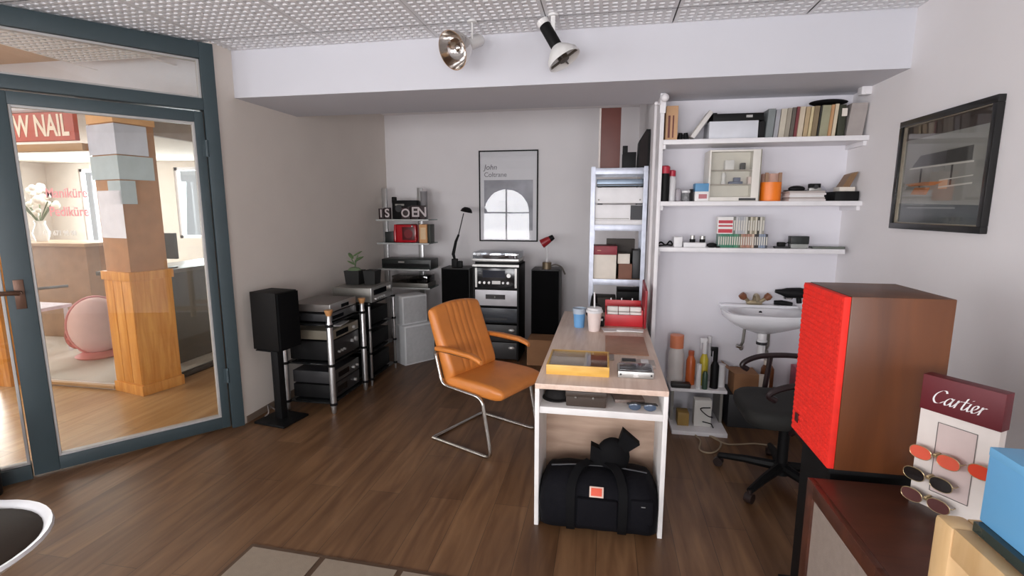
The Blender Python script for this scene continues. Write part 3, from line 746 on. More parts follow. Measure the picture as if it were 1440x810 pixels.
# ================================================================== left wall: loudspeaker on stand
AR = math.radians(-9)
stt = T('speaker_stand', 'black single column speaker stand by the left wall', 'speaker stand', (-2.405, 3.30, 0), AR)
part(G().box(-.14, .14, -.13, .13, 0, .018, .003), 'base_plate', black, stt); part(G().box(-.032, .032, -.03, .03, .018, .565, .004), 'column', black, stt); part(G().box(-.1, .1, -.1, .1, .565, .573, .002), 'top_plate', black, stt)
ls = T('loudspeaker', 'black bookshelf loudspeaker on the single column stand', 'loudspeaker', (-2.405, 3.315, .573), AR)
part(G().box(-.125, .112, -.105, .105, 0, .43, .004), 'cabinet', blk2, ls); part(G().box(.112, .132, -.1, .1, .006, .424, .004), 'grille', M('black_grille_cloth', (11, 11, 12), .9, spec=.1), ls)
S(G().tube(smooth_path([(-2.55, 3.30, .012), (-2.50, 3.28, .06), (-2.56, 3.36, .085), (-2.59, 3.45, .02), (-2.52, 3.42, .012)], 8), .005, 6), 'speaker_cable', M('grey_cable', (120, 112, 108), .5), 'grey speaker cable curling by the wall behind the black stand', 'cable')

def hifi(name, label, x0, x1, y0, y1, z0, h, face, body, cat='hifi component', knobs=(), display=None, extra=None, feet=True, slots=0):
    """a component with its front towards +X"""
    o = T(name, label, cat, ((x0 + x1) / 2, (y0 + y1) / 2, z0)); w = (y1 - y0) / 2; d = (x1 - x0) / 2
    part(G().box(-d, d - .01, -w, w, .012, h, .003), 'casing', body, o)
    part(G().box(d - .01, d, -w - .003, w + .003, .010, h + .002, .002), 'faceplate', face, o)
    for sx in (-d + .04, d - .05):
        for sy in (-w + .05, w - .05): part(G().cyl((sx, sy, 0), (sx, sy, .0125), .016, seg=12), 'foot', black, o)
    for (u, v, r) in knobs: part(G().cyl((d, -w + u * 2 * w, v * h), (d + .02, -w + u * 2 * w, v * h), r, r * .92, 16), 'knob', knobm, o)
    if display: part(G().box(d, d + .002, -w + display[0] * 2 * w, -w + display[1] * 2 * w, display[2] * h, display[3] * h), 'display', M('dark_display', (14, 16, 18), .1), o)
    for k in range(slots): part(G().box(-d + .05, d - .06, -w + .05 + k * .03, -w + .06 + k * .03, h - .001, h + .001), 'vent', darkg, o)
    return o
def tube_rack(name, label, x0, x1, y0, y1, zs, ztop, cap=True, pr=.024):
    r = T(name, label, 'hifi rack', ((x0 + x1) / 2, (y0 + y1) / 2, 0)); a = (x1 - x0) / 2; b = (y1 - y0) / 2
    for sx in (-1, 1):
        for sy in (-1, 1):
            x, y = sx * a, sy * b
            g = G().lathe([(0, 0), (pr * .5, 0), (pr * .75, .012), (pr * .83, .05), (pr * .83, .055), (pr, .06), (pr, ztop - .06), (pr * .83, ztop - .05), (pr * .83, ztop), (0, ztop)], (x, y, 0), 16)
            p = part(g, 'post', alu, r)
            if cap and sx > 0: part(G().lathe([(0, ztop), (.02, ztop), (.03, ztop + .03), (.032, ztop + .045), (0, ztop + .047)], (x, y, 0), 16), 'post_cap', capw, p)
            for z in zs: part(G().lathe([(pr, z - .006), (pr + .006, z - .004), (pr + .006, z + .014), (pr, z + .016)], (x, y, 0), 16), 'collar', black, p)
    for z in zs: part(G().box(-a - .0, a + .0, -b - .0, b + .0, z, z + .01, .002), 'shelf', bglass, r)
    return r
RA = (-2.47, -2.07, 3.48, 4.02)
tube_rack('hifi_rack', 'black glass shelf rack with silver tube legs nearest the speaker stand', *RA, (.075, .39, .705), .79)
hifi('cassette_deck', 'black tape deck at the bottom of the near tube rack', -2.45, -2.10, 3.54, 3.97, .085, .12, M('charcoal_face', (44, 42, 42), .4), black, knobs=((.8, .5, .014),), display=(.15, .5, .3, .75))
hifi('cassette_deck', 'dark grey tape deck second from the bottom of the near tube rack', -2.45, -2.10, 3.54, 3.97, .207, .11, M('dark_grey_face', (62, 60, 58), .4), darkg, knobs=((.75, .5, .012), (.9, .5, .012)), display=(.2, .6, .35, .75))
hifi('amplifier', 'black amplifier with bright knobs in the middle of the near tube rack', -2.46, -2.09, 3.54, 3.97, .40, .165, M('charcoal_face', (44, 42, 42), .4), black, knobs=((.86, .62, .022), (.7, .62, .014), (.2, .4, .01), (.3, .4, .01), (.4, .4, .01)), slots=6)
hifi('tuner', 'slim olive grey tuner lying above the black amplifier', -2.46, -2.09, 3.54, 3.97, .567, .085, M('olive_grey_face', (120, 112, 96), .4), M('olive_grey_casing', (112, 106, 92), .5), knobs=((.8, .5, .014),), display=(.15, .6, .3, .8))
S(G().box(-.05, .05, -.1, .1, 0, .004, T=Matrix.Translation((-2.17, 3.8, .654)) @ Matrix.Rotation(.15, 4, 'Z')), 'leaflet', papr, 'white leaflet lying on the slim olive grey tuner', 'leaflet')
hifi('video_recorder', 'dark slim player on the top glass of the near tube rack', -2.46, -2.10, 3.54, 3.97, .715, .07, M('steel_grey_face', (112, 112, 112), .35, .6), darkg, display=(.1, .5, .3, .7))
hifi('disc_player', 'flat silver player topmost on the near tube rack', -2.46, -2.10, 3.56, 3.97, .787, .07, silver, M('dull_pewter_casing', (112, 106, 102), .4, .4), display=(.4, .7, .3, .7))
RB = (-2.47, -2.06, 4.13, 4.66)
tube_rack('hifi_rack', 'black hifi rack behind the near tube rack', *RB, (.06, .30, .52, .745), .765, False, .013)
hifi('receiver', 'silver receiver with bright knobs on top of the black hifi rack', -2.43, -2.05, 4.17, 4.62, .755, .14, silver, dsil, knobs=((.86, .72, .022), (.15, .25, .01), (.25, .25, .01), (.35, .25, .01), (.45, .25, .01), (.55, .25, .01)), display=(.1, .7, .5, .85))
hifi('amplifier', 'black amplifier on the upper shelf of the black hifi rack', -2.44, -2.1, 4.19, 4.6, .53, .15, black, black)
hifi('amplifier', 'black amplifier on the middle shelf of the black hifi rack', -2.44, -2.1, 4.19, 4.6, .31, .15, black, black)
hifi('amplifier', 'black amplifier at the bottom of the black hifi rack', -2.44, -2.1, 4.19, 4.6, .07, .17, black, black)
# pots behind the receiver
pm = M('black_pot', (26, 26, 25), .6); leaf_m = M('plant_leaf', (88, 112, 70), .5, var=.2)
pot = T('potted_plant', 'green plant in a black square pot standing on the silver receiver', 'plant', (-2.33, 4.42, .897))
g = G(); g.hexa([(-.065, -.065, 0), (.065, -.065, 0), (.065, .065, 0), (-.065, .065, 0), (-.075, -.075, .13), (.075, -.075, .13), (.075, .075, .13), (-.075, .075, .13)])
part(g, 'pot', pm, pot)
part(G().sphere((-.005, 0, .13), (.062, .06, .03), 14), 'soil', M('moss', (110, 128, 96), .9, var=.2), pot)
g = G(); part(G().tube([(0, 0, .14), (.01, 0, .2), (.03, .01, .27)], .006, 6).tube([(0, 0, .18), (-.03, .0, .24)], .005, 6), 'stem', leaf_m, pot)
for (x, y, z, a, b) in ((.03, .0, .285, .5, .055), (-.035, 0, .265, 2.4, .055), (.055, .0, .24, -.2, .05), (.02, .03, .23, 1.2, .045), (-.02, -.02, .2, 3.6, .045)):
    part(G().sphere((0, 0, 0), (b, .02, .008), 12, T=Matrix.Translation((x, y, z)) @ Matrix.Rotation(a, 4, 'Z') @ Matrix.Rotation(-.5, 4, 'Y')), 'leaf', leaf_m, pot)
g = G(); g.hexa([(-.05, -.06, 0), (.05, -.06, 0), (.05, .06, 0), (-.05, .06, 0), (-.06, -.07, .13), (.06, -.07, .13), (.06, .07, .13), (-.06, .07, .13)]); g.hexa([(-.04, -.05, .131), (.04, -.05, .131), (.04, .05, .131), (-.04, .05, .131), (-.045, -.055, .132), (.045, -.055, .132), (.045, .055, .132), (-.045, .055, .132)])
S(g, 'flower_pot', pm, 'empty black square pot right of the green plant', 'pot', loc=(-2.17, 4.45, .897))

# ================================================================== corner shelf unit with glass shelves
KY = 5.30
cg = glass('shelf_glass', (196, 206, 204), .10); shw = M('pale_shelf_edge', (176, 178, 176), .3)
us = T('shelf_unit', 'glass shelf unit with two aluminium uprights in the back left corner', 'shelf unit', (-2.22, 5.5, 0))
for px in (-2.545, -2.11): part(G().box(px - .028, px + .028, 5.60, 5.64, 0, 1.84, .004), 'upright', alu, us, True)
KZ = {1: 1.475, 2: 1.215, 3: .925, 4: .715}
for k, z in KZ.items():
    sh = part(G().box(-2.56 + .05, -1.90, KY, 5.60, z, z + .012, .002), 'shelf', cg, us, True)
    part(G().box(-2.51, -1.90, KY - .006, KY, z - .004, z + .014, .002), 'edge_trim', shw, sh, True)
def yb(name, label, cat, mat, px0, px1, ytop, Yf, zb, dep, group=None, bev=.003, ptop=None):
    a = atY(px0, 300, Yf); 
    zt = atY((px0 + px1) / 2, ytop, Yf).z; pmid = atY(px0, ytop, Yf)
    # x positions at the item's own rows
    yy = ytop + 5
    a = atY(px0, yy, Yf); b = atY(px1, yy, Yf)
    return S(G().box(a.x, b.x, Yf, Yf + dep, zb, zt, bev), name, mat, label, cat, group)
# letters on the top shelf: small dark framed letter blocks
lm = M('dark_maroon_block', (44, 26, 28), .5); lt = M('pale_letter', (200, 190, 190), .5)
for ch_, p0, p1, yt, lb in (('I', 532, 539, 293, 'leftmost dark letter block I on the corner shelf'), ('S', 540, 548, 292, 'dark letter block S second on the corner shelf'), ('O', 564, 576, 292, 'dark letter block O on the corner shelf'), ('E', 577, 588, 289, 'dark letter block E right of the letter O'), ('N', 589, 597, 289, 'dark letter block N at the right end of the corner shelf')):
    a = atY(p0, yt, 5.36); b = atY(p1, yt, 5.36); z0 = KZ[1] + .012
    o = T('letter_block', lb, 'letter block', ((a.x + b.x) / 2, 5.38, z0), 0, 'letter blocks on the corner shelf'); w = (b.x - a.x) / 2 - .001
    part(G().box(-w, w, -.02, .02, 0, a.z - z0, .003), 'block', lm, o)
    text_part('letter', ch_, (a.z - z0) * 1.0, lt, o, face_m((0, -.0205, (a.z - z0) * .5), (1, 0, 0), (0, 0, 1)), bold=.002)
cb = T('cine_camera', 'black cine camera behind the letter blocks on the corner shelf', 'camera', (-2.23, 5.49, KZ[1] + .012))
part(G().box(-.15, .15, -.05, .05, 0, .21, .012), 'body', black, cb); part(G().box(-.16, -.12, -.03, .03, .18, .25, .008), 'viewfinder', black, cb); part(G().cyl((-.06, -.05, .12), (-.06, -.075, .12), .04).cyl((.06, -.05, .12), (.06, -.06, .12), .025), 'reel_cover', darkg, cb); part(G().box(-.11, .0, -.053, -.05, .15, .17), 'plate', dsil, cb)
tp = T('grey_tube', 'grey cardboard tube standing behind the letters', 'tube', (-2.02, 5.50, KZ[1] + .012)); part(G().cyl((0, 0, 0), (0, 0, .30), .038), 'tube_wall', M('grey_tube_card', (130, 128, 130), .6), tp); part(G().cyl((0, 0, .3), (0, 0, .312), .04), 'cap', M('grey_tube_cap', (150, 148, 150), .6), tp)
# second shelf: red telephone-like radio, boxes
z2 = KZ[2] + .012
rd = T('radio', 'red retro radio on the second glass shelf in the corner', 'radio', (-2.20, 5.42, z2))
part(G().box(-.135, .135, -.07, .07, 0, .205, .03), 'body', M('glossy_red', (176, 22, 34), .25), rd); part(G().box(-.03, .115, -.074, -.066, .03, .175, .01), 'front_panel', M('dark_red_panel', (84, 16, 22), .35), rd); part(G().cyl((.045, -.074, .1), (.045, -.08, .1), .05), 'dial', M('dial_red', (120, 20, 30), .3), rd); part(G().tube([(-.11, -.06, .2), (-.11, -.08, .12), (-.11, -.075, .02)], .016, 8), 'handset', M('glossy_red', (176, 22, 34), .25), rd); part(G().sphere((.09, -.07, .185), .012, 10), 'knob', knobm, rd)
ob = T('paper_box', 'orange and cream box beside the red retro radio', 'box', (-1.985, 5.41, z2)); part(G().box(-.045, .045, -.06, .06, 0, .205, .003), 'carton', M('orange_cream_card', (214, 160, 108), .6), ob); part(G().box(-.03, .03, -.062, -.06, .04, .17), 'panel', M('cream_panel', (226, 196, 156), .6), ob)
S(G().box(-1.935, -1.905, 5.36, 5.5, z2, z2 + .205, .003), 'book', M('dark_green_cover', (40, 46, 36), .5), 'thin dark book right of the orange box in the corner', 'book')
S(G().box(-2.45, -2.345, 5.38, 5.5, z2, z2 + .12, .004), 'speaker_box', M('black_green', (26, 32, 30), .4), 'small black box left of the red retro radio', 'box')
z3 = KZ[3] + .012
vr = T('tape_recorder', 'wide black tape machine on the third glass shelf in the corner', 'tape machine', (-2.17, 5.44, z3))
part(G().box(-.30, .28, -.13, .13, .006, .11, .008), 'body', M('black_green', (26, 32, 30), .4), vr); part(G().box(-.28, .26, -.134, -.13, .02, .06), 'front_panel', black, vr); part(G().box(-.10, -.03, -.135, -.13, .07, .085), 'badge', silver, vr)
for sx in (-.25, .25): part(G().box(sx - .02, sx + .02, -.1, .1, 0, .006), 'foot', darkg, vr)
z4 = KZ[4] + .012
tt = T('turntable', 'dark turntable with clear cover on the lowest corner shelf', 'turntable', (-2.15, 5.42, z4))
part(G().box(-.22, .22, -.11, .16, 0, .05, .004), 'plinth', dsil, tt); part(G().lathe([(0, .05), (.115, .05), (.115, .065), (0, .066)], (-.04, .02, 0), 32), 'platter', M('brown_black_mat', (60, 50, 46), .5), tt); part(G().box(-.21, .21, -.1, .15, .052, .13, .004), 'dust_cover', glass('smoke_cover', (150, 148, 146), .12), tt)
# ================================================================== grey speakers stacked in the corner
gs = M('light_grey_cabinet', (206, 208, 209), .5); gc = M('grey_grille_cloth', (176, 177, 178), .9, bump=.3, scale=30)
a53 = math.atan2(.294, .22)
for nm, lb, cx, cy, z, w, h, d in (('loudspeaker', 'large light grey loudspeaker standing on the floor by the corner shelf', -1.877, 4.882, 0, .365, .415, .2), ('loudspeaker', 'smaller light grey loudspeaker stacked on the large grey one', -1.93, 4.90, .415, .30, .30, .2)):
    o = T(nm, lb, 'loudspeaker', (cx - .08, cy + .06, z), a53)
    part(G().box(-w / 2, w / 2, -d / 2, d / 2, 0, h, .008), 'cabinet', gs, o)
    part(G().box(-w / 2 + .018, w / 2 - .018, -d / 2 - .008, -d / 2, .018, h - .018, .003), 'grille', gc, o)

# ================================================================== tower speakers, middle rack
TY = 5.40
wb = wood('black_brown_veneer', (15, 12, 11), (24, 19, 17), .55, (10, 10, .8), 4)
def tower(px0, px1, ptop, lb):
    a = atY(px0, ptop, TY); b = atY(px1, ptop, TY); w = (b.x - a.x) / 2
    o = T('tower_speaker', lb, 'loudspeaker', ((a.x + b.x) / 2, TY + .15, 0))
    part(G().box(-w, w, -.14, .15, .02, a.z, .004), 'cabinet', wb, o); part(G().box(-w + .008, w - .008, -.155, -.14, .1, a.z - .012, .004), 'grille', M('black_grille_cloth', (20, 20, 21), .9), o); part(G().box(-w - .015, w + .015, -.15, .15, 0, .02, .003), 'plinth', black, o)
    return o, a.z
tl, tlz = tower(620, 660, 377, 'black tower loudspeaker carrying the tall black desk lamp')
tr, trz = tower(747, 787, 379, 'black tower loudspeaker carrying the red headed lamp')
# left lamp
lx = atY(640, 370, 5.5)
lp = T('desk_lamp', 'black task lamp with long thin arm on the left tower loudspeaker', 'lamp', (lx.x, 5.5, tlz))
def L5(px, py, y=5.5): p = atY(px, py, y); return (p.x - lx.x, 0, p.z - tlz)
part(G().box(-.035, .03, -.03, .03, 0, .10, .01).box(.03, .085, -.03, .03, 0, .075, .01), 'base', black, lp)
part(G().tube([(-.0, 0, .08), (-.02, 0, .15), L5(641, 340), L5(645, 330)], [.012, .02, .016, .012], 8), 'joint', black, lp)
part(G().tube([L5(643, 338), L5(652, 300)], .006, 8), 'arm', darkg, lp)
h = L5(656, 297)
part(G().lathe([(0, .045), (.03, .042), (.055, .022), (.068, -.008), (.062, -.01), (.045, .01), (0, .03)], (0, 0, 0), 22, T=Matrix.Translation(h) @ Matrix.Rotation(.2, 4, 'Y')), 'lamp_shade', black, lp)
# right lamp
rx = atY(769, 376, 5.5)
rl = T('table_lamp', 'small lamp with red head and pale stem on the right tower loudspeaker', 'lamp', (rx.x, 5.5, trz))
def L6(px, py): p = atY(px, py, 5.5); return (p.x - rx.x, 0, p.z - trz)
part(G().lathe([(0, 0), (.05, 0), (.05, .07), (.042, .075), (0, .075)]), 'base', M('bronze_base', (120, 106, 84), .4, .4), rl)
part(G().tube([(0, 0, .07), (.005, 0, .18), L6(769, 346)], .012, 8), 'stem', wht, rl)
e0 = Vector(L6(775, 335)); e1 = Vector(L6(762, 343))
d_ = (e1 - e0).normalized()
part(G().tube([e0, e0 + d_ * .05, e1], [.03, .042, .05], 18), 'lamp_head', M('dark_red_lamp', (150, 34, 40), .35), rl); part(G().tube([e0 - d_ * .03, e0 + d_ * .012], [.026, .034], 16), 'head_cap', black, rl)
part(G().tube(smooth_path([(.03, 0, .03), (.1, -.02, .05), (.16, 0, .02), (.2, .02, -.06)], 6), .009, 6), 'cord', M('grey_brown_cord', (96, 90, 84), .5), rl)
# middle hifi rack
MY = 5.08
a = atY(664, 372, MY); b = atY(729, 372, MY); mx = (a.x + b.x) / 2; mwid = (b.x - a.x) / 2; mtop = a.z
mr = T('hifi_cabinet', 'black hifi rack cabinet between the two tower loudspeakers', 'hifi rack', (mx, MY + .22, 0))
g = G(); g.box(-mwid, -mwid + .018, -.2, .22, 0, mtop, .002); g.box(mwid - .018, mwid, -.2, .22, 0, mtop, .002); g.box(-mwid, mwid, -.2, .22, mtop - .02, mtop, .002); g.box(-mwid + .018, mwid - .018, .2, .22, 0, mtop - .02)
part(g, 'carcass', black, mr)
part(G().box(-mwid - .002, mwid + .002, -.205, -.2, mtop - .022, mtop + .001), 'front_trim', silver, mr)
zA = atY(690, 404, MY).z; zB = atY(690, 429, MY).z; zC = atY(690, 452, MY).z
for z in (zA - .008, zB - .012, zC - .012): part(G().box(-mwid + .018, mwid - .018, -.19, .2, z - .012, z, .001), 'shelf', black, mr)
for i, (z0, z1) in enumerate(((.02, .2), (.21, .39))):
    dd = part(G().box(-mwid + .02, mwid - .02, -.2, .18, z0, z1, .003), 'drawer', M('dark_drawer_front', (36, 34, 34), .4), mr); part(G().sphere((.17, -.215, z1 - .05), (.035, .018, .02), 14), 'knob', knobm, dd)
def front_unit(name, label, w, h, z, body, face, y0=MY + .03, dep=.3, cat='hifi component'):
    o = T(name, label, cat, (mx, y0 + dep / 2, z))
    part(G().box(-w, w, -dep / 2 + .008, dep / 2, 0, h, .002), 'casing', body, o); part(G().box(-w - .002, w + .002, -dep / 2, -dep / 2 + .008, 0, h, .002), 'faceplate', face, o)
    return o
wi = mwid - .022; h1 = mtop - .024 - zA
r1 = front_unit('receiver', 'black faced receiver with row of bright knobs in the middle rack', wi, h1 - .005, zA - .0075, black, M('gloss_black_face', (26, 27, 30), .15))
fy = -.15
part(G().box(-wi, -wi + .022, fy - .002, fy, 0, h1 - .006), 'side_trim', silver, r1); part(G().box(wi - .022, wi, fy - .002, fy, 0, h1 - .006), 'side_trim', silver, r1)
part(G().box(-.14, .1, fy - .002, fy, h1 * .5, h1 * .86), 'dial_window', M('blue_black_dial', (40, 46, 58), .1), r1)
for x, r in ((-.17, .014), (-.12, .014), (-.07, .014), (.08, .012), (.13, .014)): part(G().cyl((x, fy, h1 * .25), (x, fy - .018, h1 * .25), r, seg=14), 'knob', knobm, r1)
part(G().cyl((.14, fy, h1 * .62), (.14, fy - .02, h1 * .62), .022, seg=18), 'tuning_knob', knobm, r1); part(G().box(-.04, .05, fy - .004, fy, h1 * .18, h1 * .34), 'button_row', silver, r1)
r2 = front_unit('cassette_deck', 'pale silver deck with a dark slot in the middle rack', wi, zA - .022 - zB, zB - .0115, silver, M('pale_silver_face', (206, 205, 208), .4, .2))
h2 = zA - .022 - zB
part(G().box(-.11, .1, fy - .003, fy, h2 * .42, h2 * .72), 'slot', M('dark_slot', (28, 22, 24), .3), r2); part(G().box(-.016, -.006, fy - .006, fy - .003, h2 * .5, h2 * .62), 'lever', dsil, r2)
r3 = front_unit('disc_player', 'dark player with blue grey front below the pale silver deck', wi, zB - .026 - zC, zC - .0115, black, M('dark_blue_grey_face', (44, 50, 58), .3))
part(G().box(-.12, .12, fy - .002, fy, .02, .045), 'tray', darkg, r3)
tn = T('turntable', 'silver turntable with clear lid on top of the middle rack', 'turntable', (mx - .01, MY + .21, mtop + .001))
part(G().box(-mwid + .03, mwid, -.17, .17, 0, .03, .004), 'foot_frame', black, tn); part(G().box(-mwid + .005, mwid + .01, -.19, .18, .03, .06, .004), 'plinth', silver, tn); part(G().lathe([(0, .06), (.14, .06), (.14, .078), (0, .08)], (-.03, 0, 0), 36), 'platter', darkg, tn)
part(G().lathe([(0, .06), (.02, .06), (.02, .09), (0, .09)], (.17, .08, 0), 14).tube([(.17, .08, .09), (.16, -.06, .092), (.12, -.1, .09)], .005, 8), 'tonearm', steel, tn); part(G().box(-mwid + .01, mwid, -.18, .17, .061, .125, .005), 'lid', glass('clear_lid', (226, 230, 234), .14), tn)
# cardboard box
a = atY(741, 478, 5.0); b = atY(800, 478, 5.0)
bx_ = T('cardboard_box', 'brown cardboard box on the floor before the right tower loudspeaker', 'box', ((a.x + b.x) / 2, 5.13, 0)); w = (b.x - a.x) / 2
part(G().box(-w, w, -.13, .13, 0, a.z, .003), 'carton', card, bx_); part(G().box(-w + .004, -.002, -.128, .128, a.z, a.z + .003), 'flap', card, bx_); part(G().box(.002, w - .004, -.128, .128, a.z, a.z + .003), 'flap', card, bx_)

# ================================================================== poster on the back wall
a = atY(673, 212, YB - .02); b = atY(756, 340, YB - .02)
po = T('framed_poster', 'tall framed black and white poster on the back wall', 'poster', ((a.x + b.x) / 2, YB - .002, b.z)); w = (b.x - a.x) / 2; hh = a.z - b.z
g = G(); g.box(-w, w, -.022, 0, 0, .014, .002); g.box(-w, w, -.022, 0, hh - .014, hh, .002); g.box(-w, -w + .014, -.022, 0, .014, hh - .014, .002); g.box(w - .014, w, -.022, 0, .014, hh - .014, .002)
part(g, 'frame', black, po)
part(G().box(-w + .014, w - .014, -.008, -.001, .014, hh - .014), 'print', M('poster_paper', (226, 226, 230), .6, var=.01), po)
part(G().box(-w + .06, w - .06, -.0092, -.008, .13, hh * .68), 'photo', M('grey_photo_print', (158, 160, 168), .6, var=.35, scale=4), po)
pt = M('grey_print', (98, 98, 104), .6)
text_part('title', 'John', .085, pt, po, face_m((-w + .06, -.0085, hh - .19), (1, 0, 0), (0, 0, 1)), align='LEFT', shear=.2)
text_part('title', 'Coltrane', .075, pt, po, face_m((-w + .06, -.0085, hh - .275), (1, 0, 0), (0, 0, 1)), align='LEFT')
part(G().box(-w + .014, w - .014, -.014, -.011, .014, hh - .014), 'glazing', glass('poster_glass', (254, 254, 254), .03, graze=.25), po)

# ================================================================== galvanised rack
gal = M('galvanised_steel', (176, 180, 192), .38, .45, var=.12, scale=16); gald = M('galvanised_dark', (120, 132, 146), .35, .7)
GX0, GX1, GY0, GY1 = -.125, .325, 4.24, 4.62
gr = T('metal_rack', 'galvanised metal shelf rack behind the desk', 'shelf rack', ((GX0 + GX1) / 2, (GY0 + GY1) / 2, 0))
def rackz(y): return atY(870, y, GY0).z
SH = [rackz(236), rackz(316), rackz(393), rackz(455)]; gtop = rackz(234) + .0
for x, s in ((GX0, 1), (GX1, -1)):
    for y, t in ((GY0, 1), (GY1, -1)):
        g = G(); g.box(x, x + s * .034, y, y + t * .002, 0, gtop); g.box(x, x + s * .002, y + t * .002, y + t * .034, 0, gtop)
        for k in range(9): g.cyl((x + s * .017, y - t * .0005, gtop - .05 - k * .09), (x + s * .017, y - t * .002, gtop - .05 - k * .09), .005, seg=8)
        part(g, 'post', gal, gr, True)
bd = M('chipboard', (170, 140, 104), .8, bump=.1)
for z in SH:
    g = G(); g.box(GX0 + .002, GX1 - .002, GY0 + .002, GY0 + .006, z - .05, z + .0, .001); g.box(GX0 + .002, GX1 - .002, GY1 - .006, GY1 - .002, z - .05, z); g.box(GX0 + .002, GX0 + .006, GY0 + .006, GY1 - .006, z - .05, z); g.box(GX1 - .006, GX1 - .002, GY0 + .006, GY1 - .006, z - .05, z)
    bm_ = part(g, 'beam', gal, gr, True)
    part(G().box(GX0 + .006, GX1 - .006, GY0 + .006, GY1 - .006, z - .012, z - .002), 'board', bd, bm_, True)
def rk(name, label, cat, px0, px1, pt_, zi, mat, dy=.01, dep=.3, zadd=0, bev=.003, group=None):
    Y = GY0 + dy; zb = SH[zi] - .002 + zadd if zi is not None else zadd
    a = atY(px0, pt_, Y); b = atY(px1, pt_, Y)
    return S(G().box(a.x, b.x, Y, Y + dep, zb, a.z, bev), name, mat, label, cat, group), a.z
# on top
br = M('dark_brown_case', (96, 50, 42), .5, var=.1)
tb_ = T('tall_case', 'tall dark brown box standing on top of the metal rack', 'box', (-.015, 4.40, SH[0] - .002)); a = atY(846, 152, 4.3); b = atY(874, 152, 4.3)
part(G().box(a.x + .015, b.x + .015, -.1, .15, 0, a.z - SH[0] + .002, .003), 'body', br, tb_); part(G().box(a.x, a.x + .0148, -.1, .15, 0, a.z - SH[0] + .002, .002), 'edge_panel', M('pale_edge', (206, 198, 192), .5), tb_)
k1, _ = rk('speaker_box', 'low black box on top of the metal rack beside the brown case', 'box', 876, 895, 214, 0, black, .04, .2)
b2, z2_ = rk('adapter', 'small black block on top of the low black box', 'box', 876, 883, 205, None, black, .06, .06, zadd=atY(887, 214, GY0 + .04).z)
tl2 = T('speaker', 'black slanted speaker leaning at the right end on top of the rack', 'loudspeaker', (.295, 4.36, SH[0] - .002))
part(G().prism([(-.055, 0), (.035, 0), (.035, .30), (.005, .30), (-.05, .21)], -.09, .1, 'y'), 'cabinet', black, tl2); part(G().prism([(-.045, .01), (.02, .01), (.02, .28), (-.0, .28), (-.042, .2)], -.096, -.09, 'y'), 'grille', M('dark_brown_cloth', (36, 30, 30), .9), tl2)
# second bay
hw_ = T('disc_player', 'blue grey metal player slung under the top of the rack', 'hifi component', (.1, 4.42, SH[1] + .262)) if False else None
w1, za = rk('media_player', 'lower white flat device on the upper bay of the metal rack', 'device', 835, 907, 310, 1, wht, .02, .28)
b3 = T('white_device', 'white player with a dark window in the upper bay of the rack', 'device', (.1, 4.4, za)); a = atY(836, 288, GY0 + .02); b = atY(906, 288, GY0 + .02)
part(G().box(a.x - .1, b.x - .1, -.14, .14, 0, a.z - za, .004), 'casing', wht, b3); q = atY(887, 288, GY0 + .02); part(G().box(q.x - .1, b.x - .1, -.143, -.14, .006, a.z - za - .004), 'window', M('dark_window', (40, 40, 44), .5), b3); part(G().box(a.x - .095, q.x - .11, -.142, -.14, .012, .018), 'slot', dsil, b3)
zb_ = a.z
b4 = T('white_device', 'topmost white plain player in the upper bay of the rack', 'device', (.1, 4.4, zb_)); a = atY(836, 264, GY0 + .02); b = atY(907, 264, GY0 + .02)
for sx in (-.17, .15): part(G().box(sx, sx + .04, -.12, .12, 0, .012), 'foot', darkg, b4)
part(G().box(a.x - .1, b.x - .1, -.14, .14, .012, a.z - zb_, .004), 'casing', wht, b4); 
for sx in (-.16, .17): part(G().cyl((sx, -.14, .04), (sx, -.146, .04), .007, seg=10), 'button', dsil, b4)
zt_ = a.z
b5 = T('slim_player', 'slim blue grey metal player just under the top of the rack', 'device', (.1, 4.41, zt_)); a = atY(839, 252, GY0 + .03); b = atY(906, 252, GY0 + .03)
part(G().box(a.x - .1, b.x - .1, -.13, .14, .014, a.z - zt_, .004), 'casing', gald, b5); part(G().box(a.x - .1, b.x - .1, -.133, -.13, .02, .03), 'front_strip', darkg, b5)
for sx in (-.17, .15): part(G().box(sx, sx + .03, -.1, .1, 0, .014), 'foot', darkg, b5)
# third bay
bw = T('lidded_box', 'white box with burgundy lid in the middle bay of the rack', 'box', (-.01, 4.38, SH[2] - .002)); a = atY(834, 358, GY0 + .03); b = atY(867, 358, GY0 + .03); c = atY(850, 346, GY0 + .03)
part(G().box(a.x + .01, b.x + .01, -.11, .11, 0, a.z - SH[2] + .002, .003), 'body', cream, bw); part(G().box(a.x + .006, b.x + .014, -.114, .114, a.z - SH[2] + .002, c.z - SH[2] + .002, .003), 'lid', M('burgundy_lid', (132, 32, 46), .5), bw); part(G().box(-.05, -.02, -.1155, -.114, a.z - SH[2] + .035, a.z - SH[2] + .04), 'lid_mark', M('gold_mark', (190, 140, 110), .5), bw)
c1, z1_ = rk('carton', 'small brown carton beside the burgundy lidded box', 'box', 870, 889, 371, 2, M('reddish_brown_carton', (124, 84, 68), .7), .05, .14)
c2_ = rk('carton', 'small cream carton topmost beside the burgundy lidded box', 'box', 869, 886, 357, None, cream, .06, .1, zadd=z1_)
c3_ = rk('carton', 'dark box at the back of the middle bay of the rack', 'box', 853, 893, 336, 2, M('dark_grey_brown_card', (72, 66, 62), .7), .265, .1)
c4_ = rk('carton', 'dark grey case at the right end of the middle bay', 'box', 890, 902, 352, 2, darkg, .08, .2)
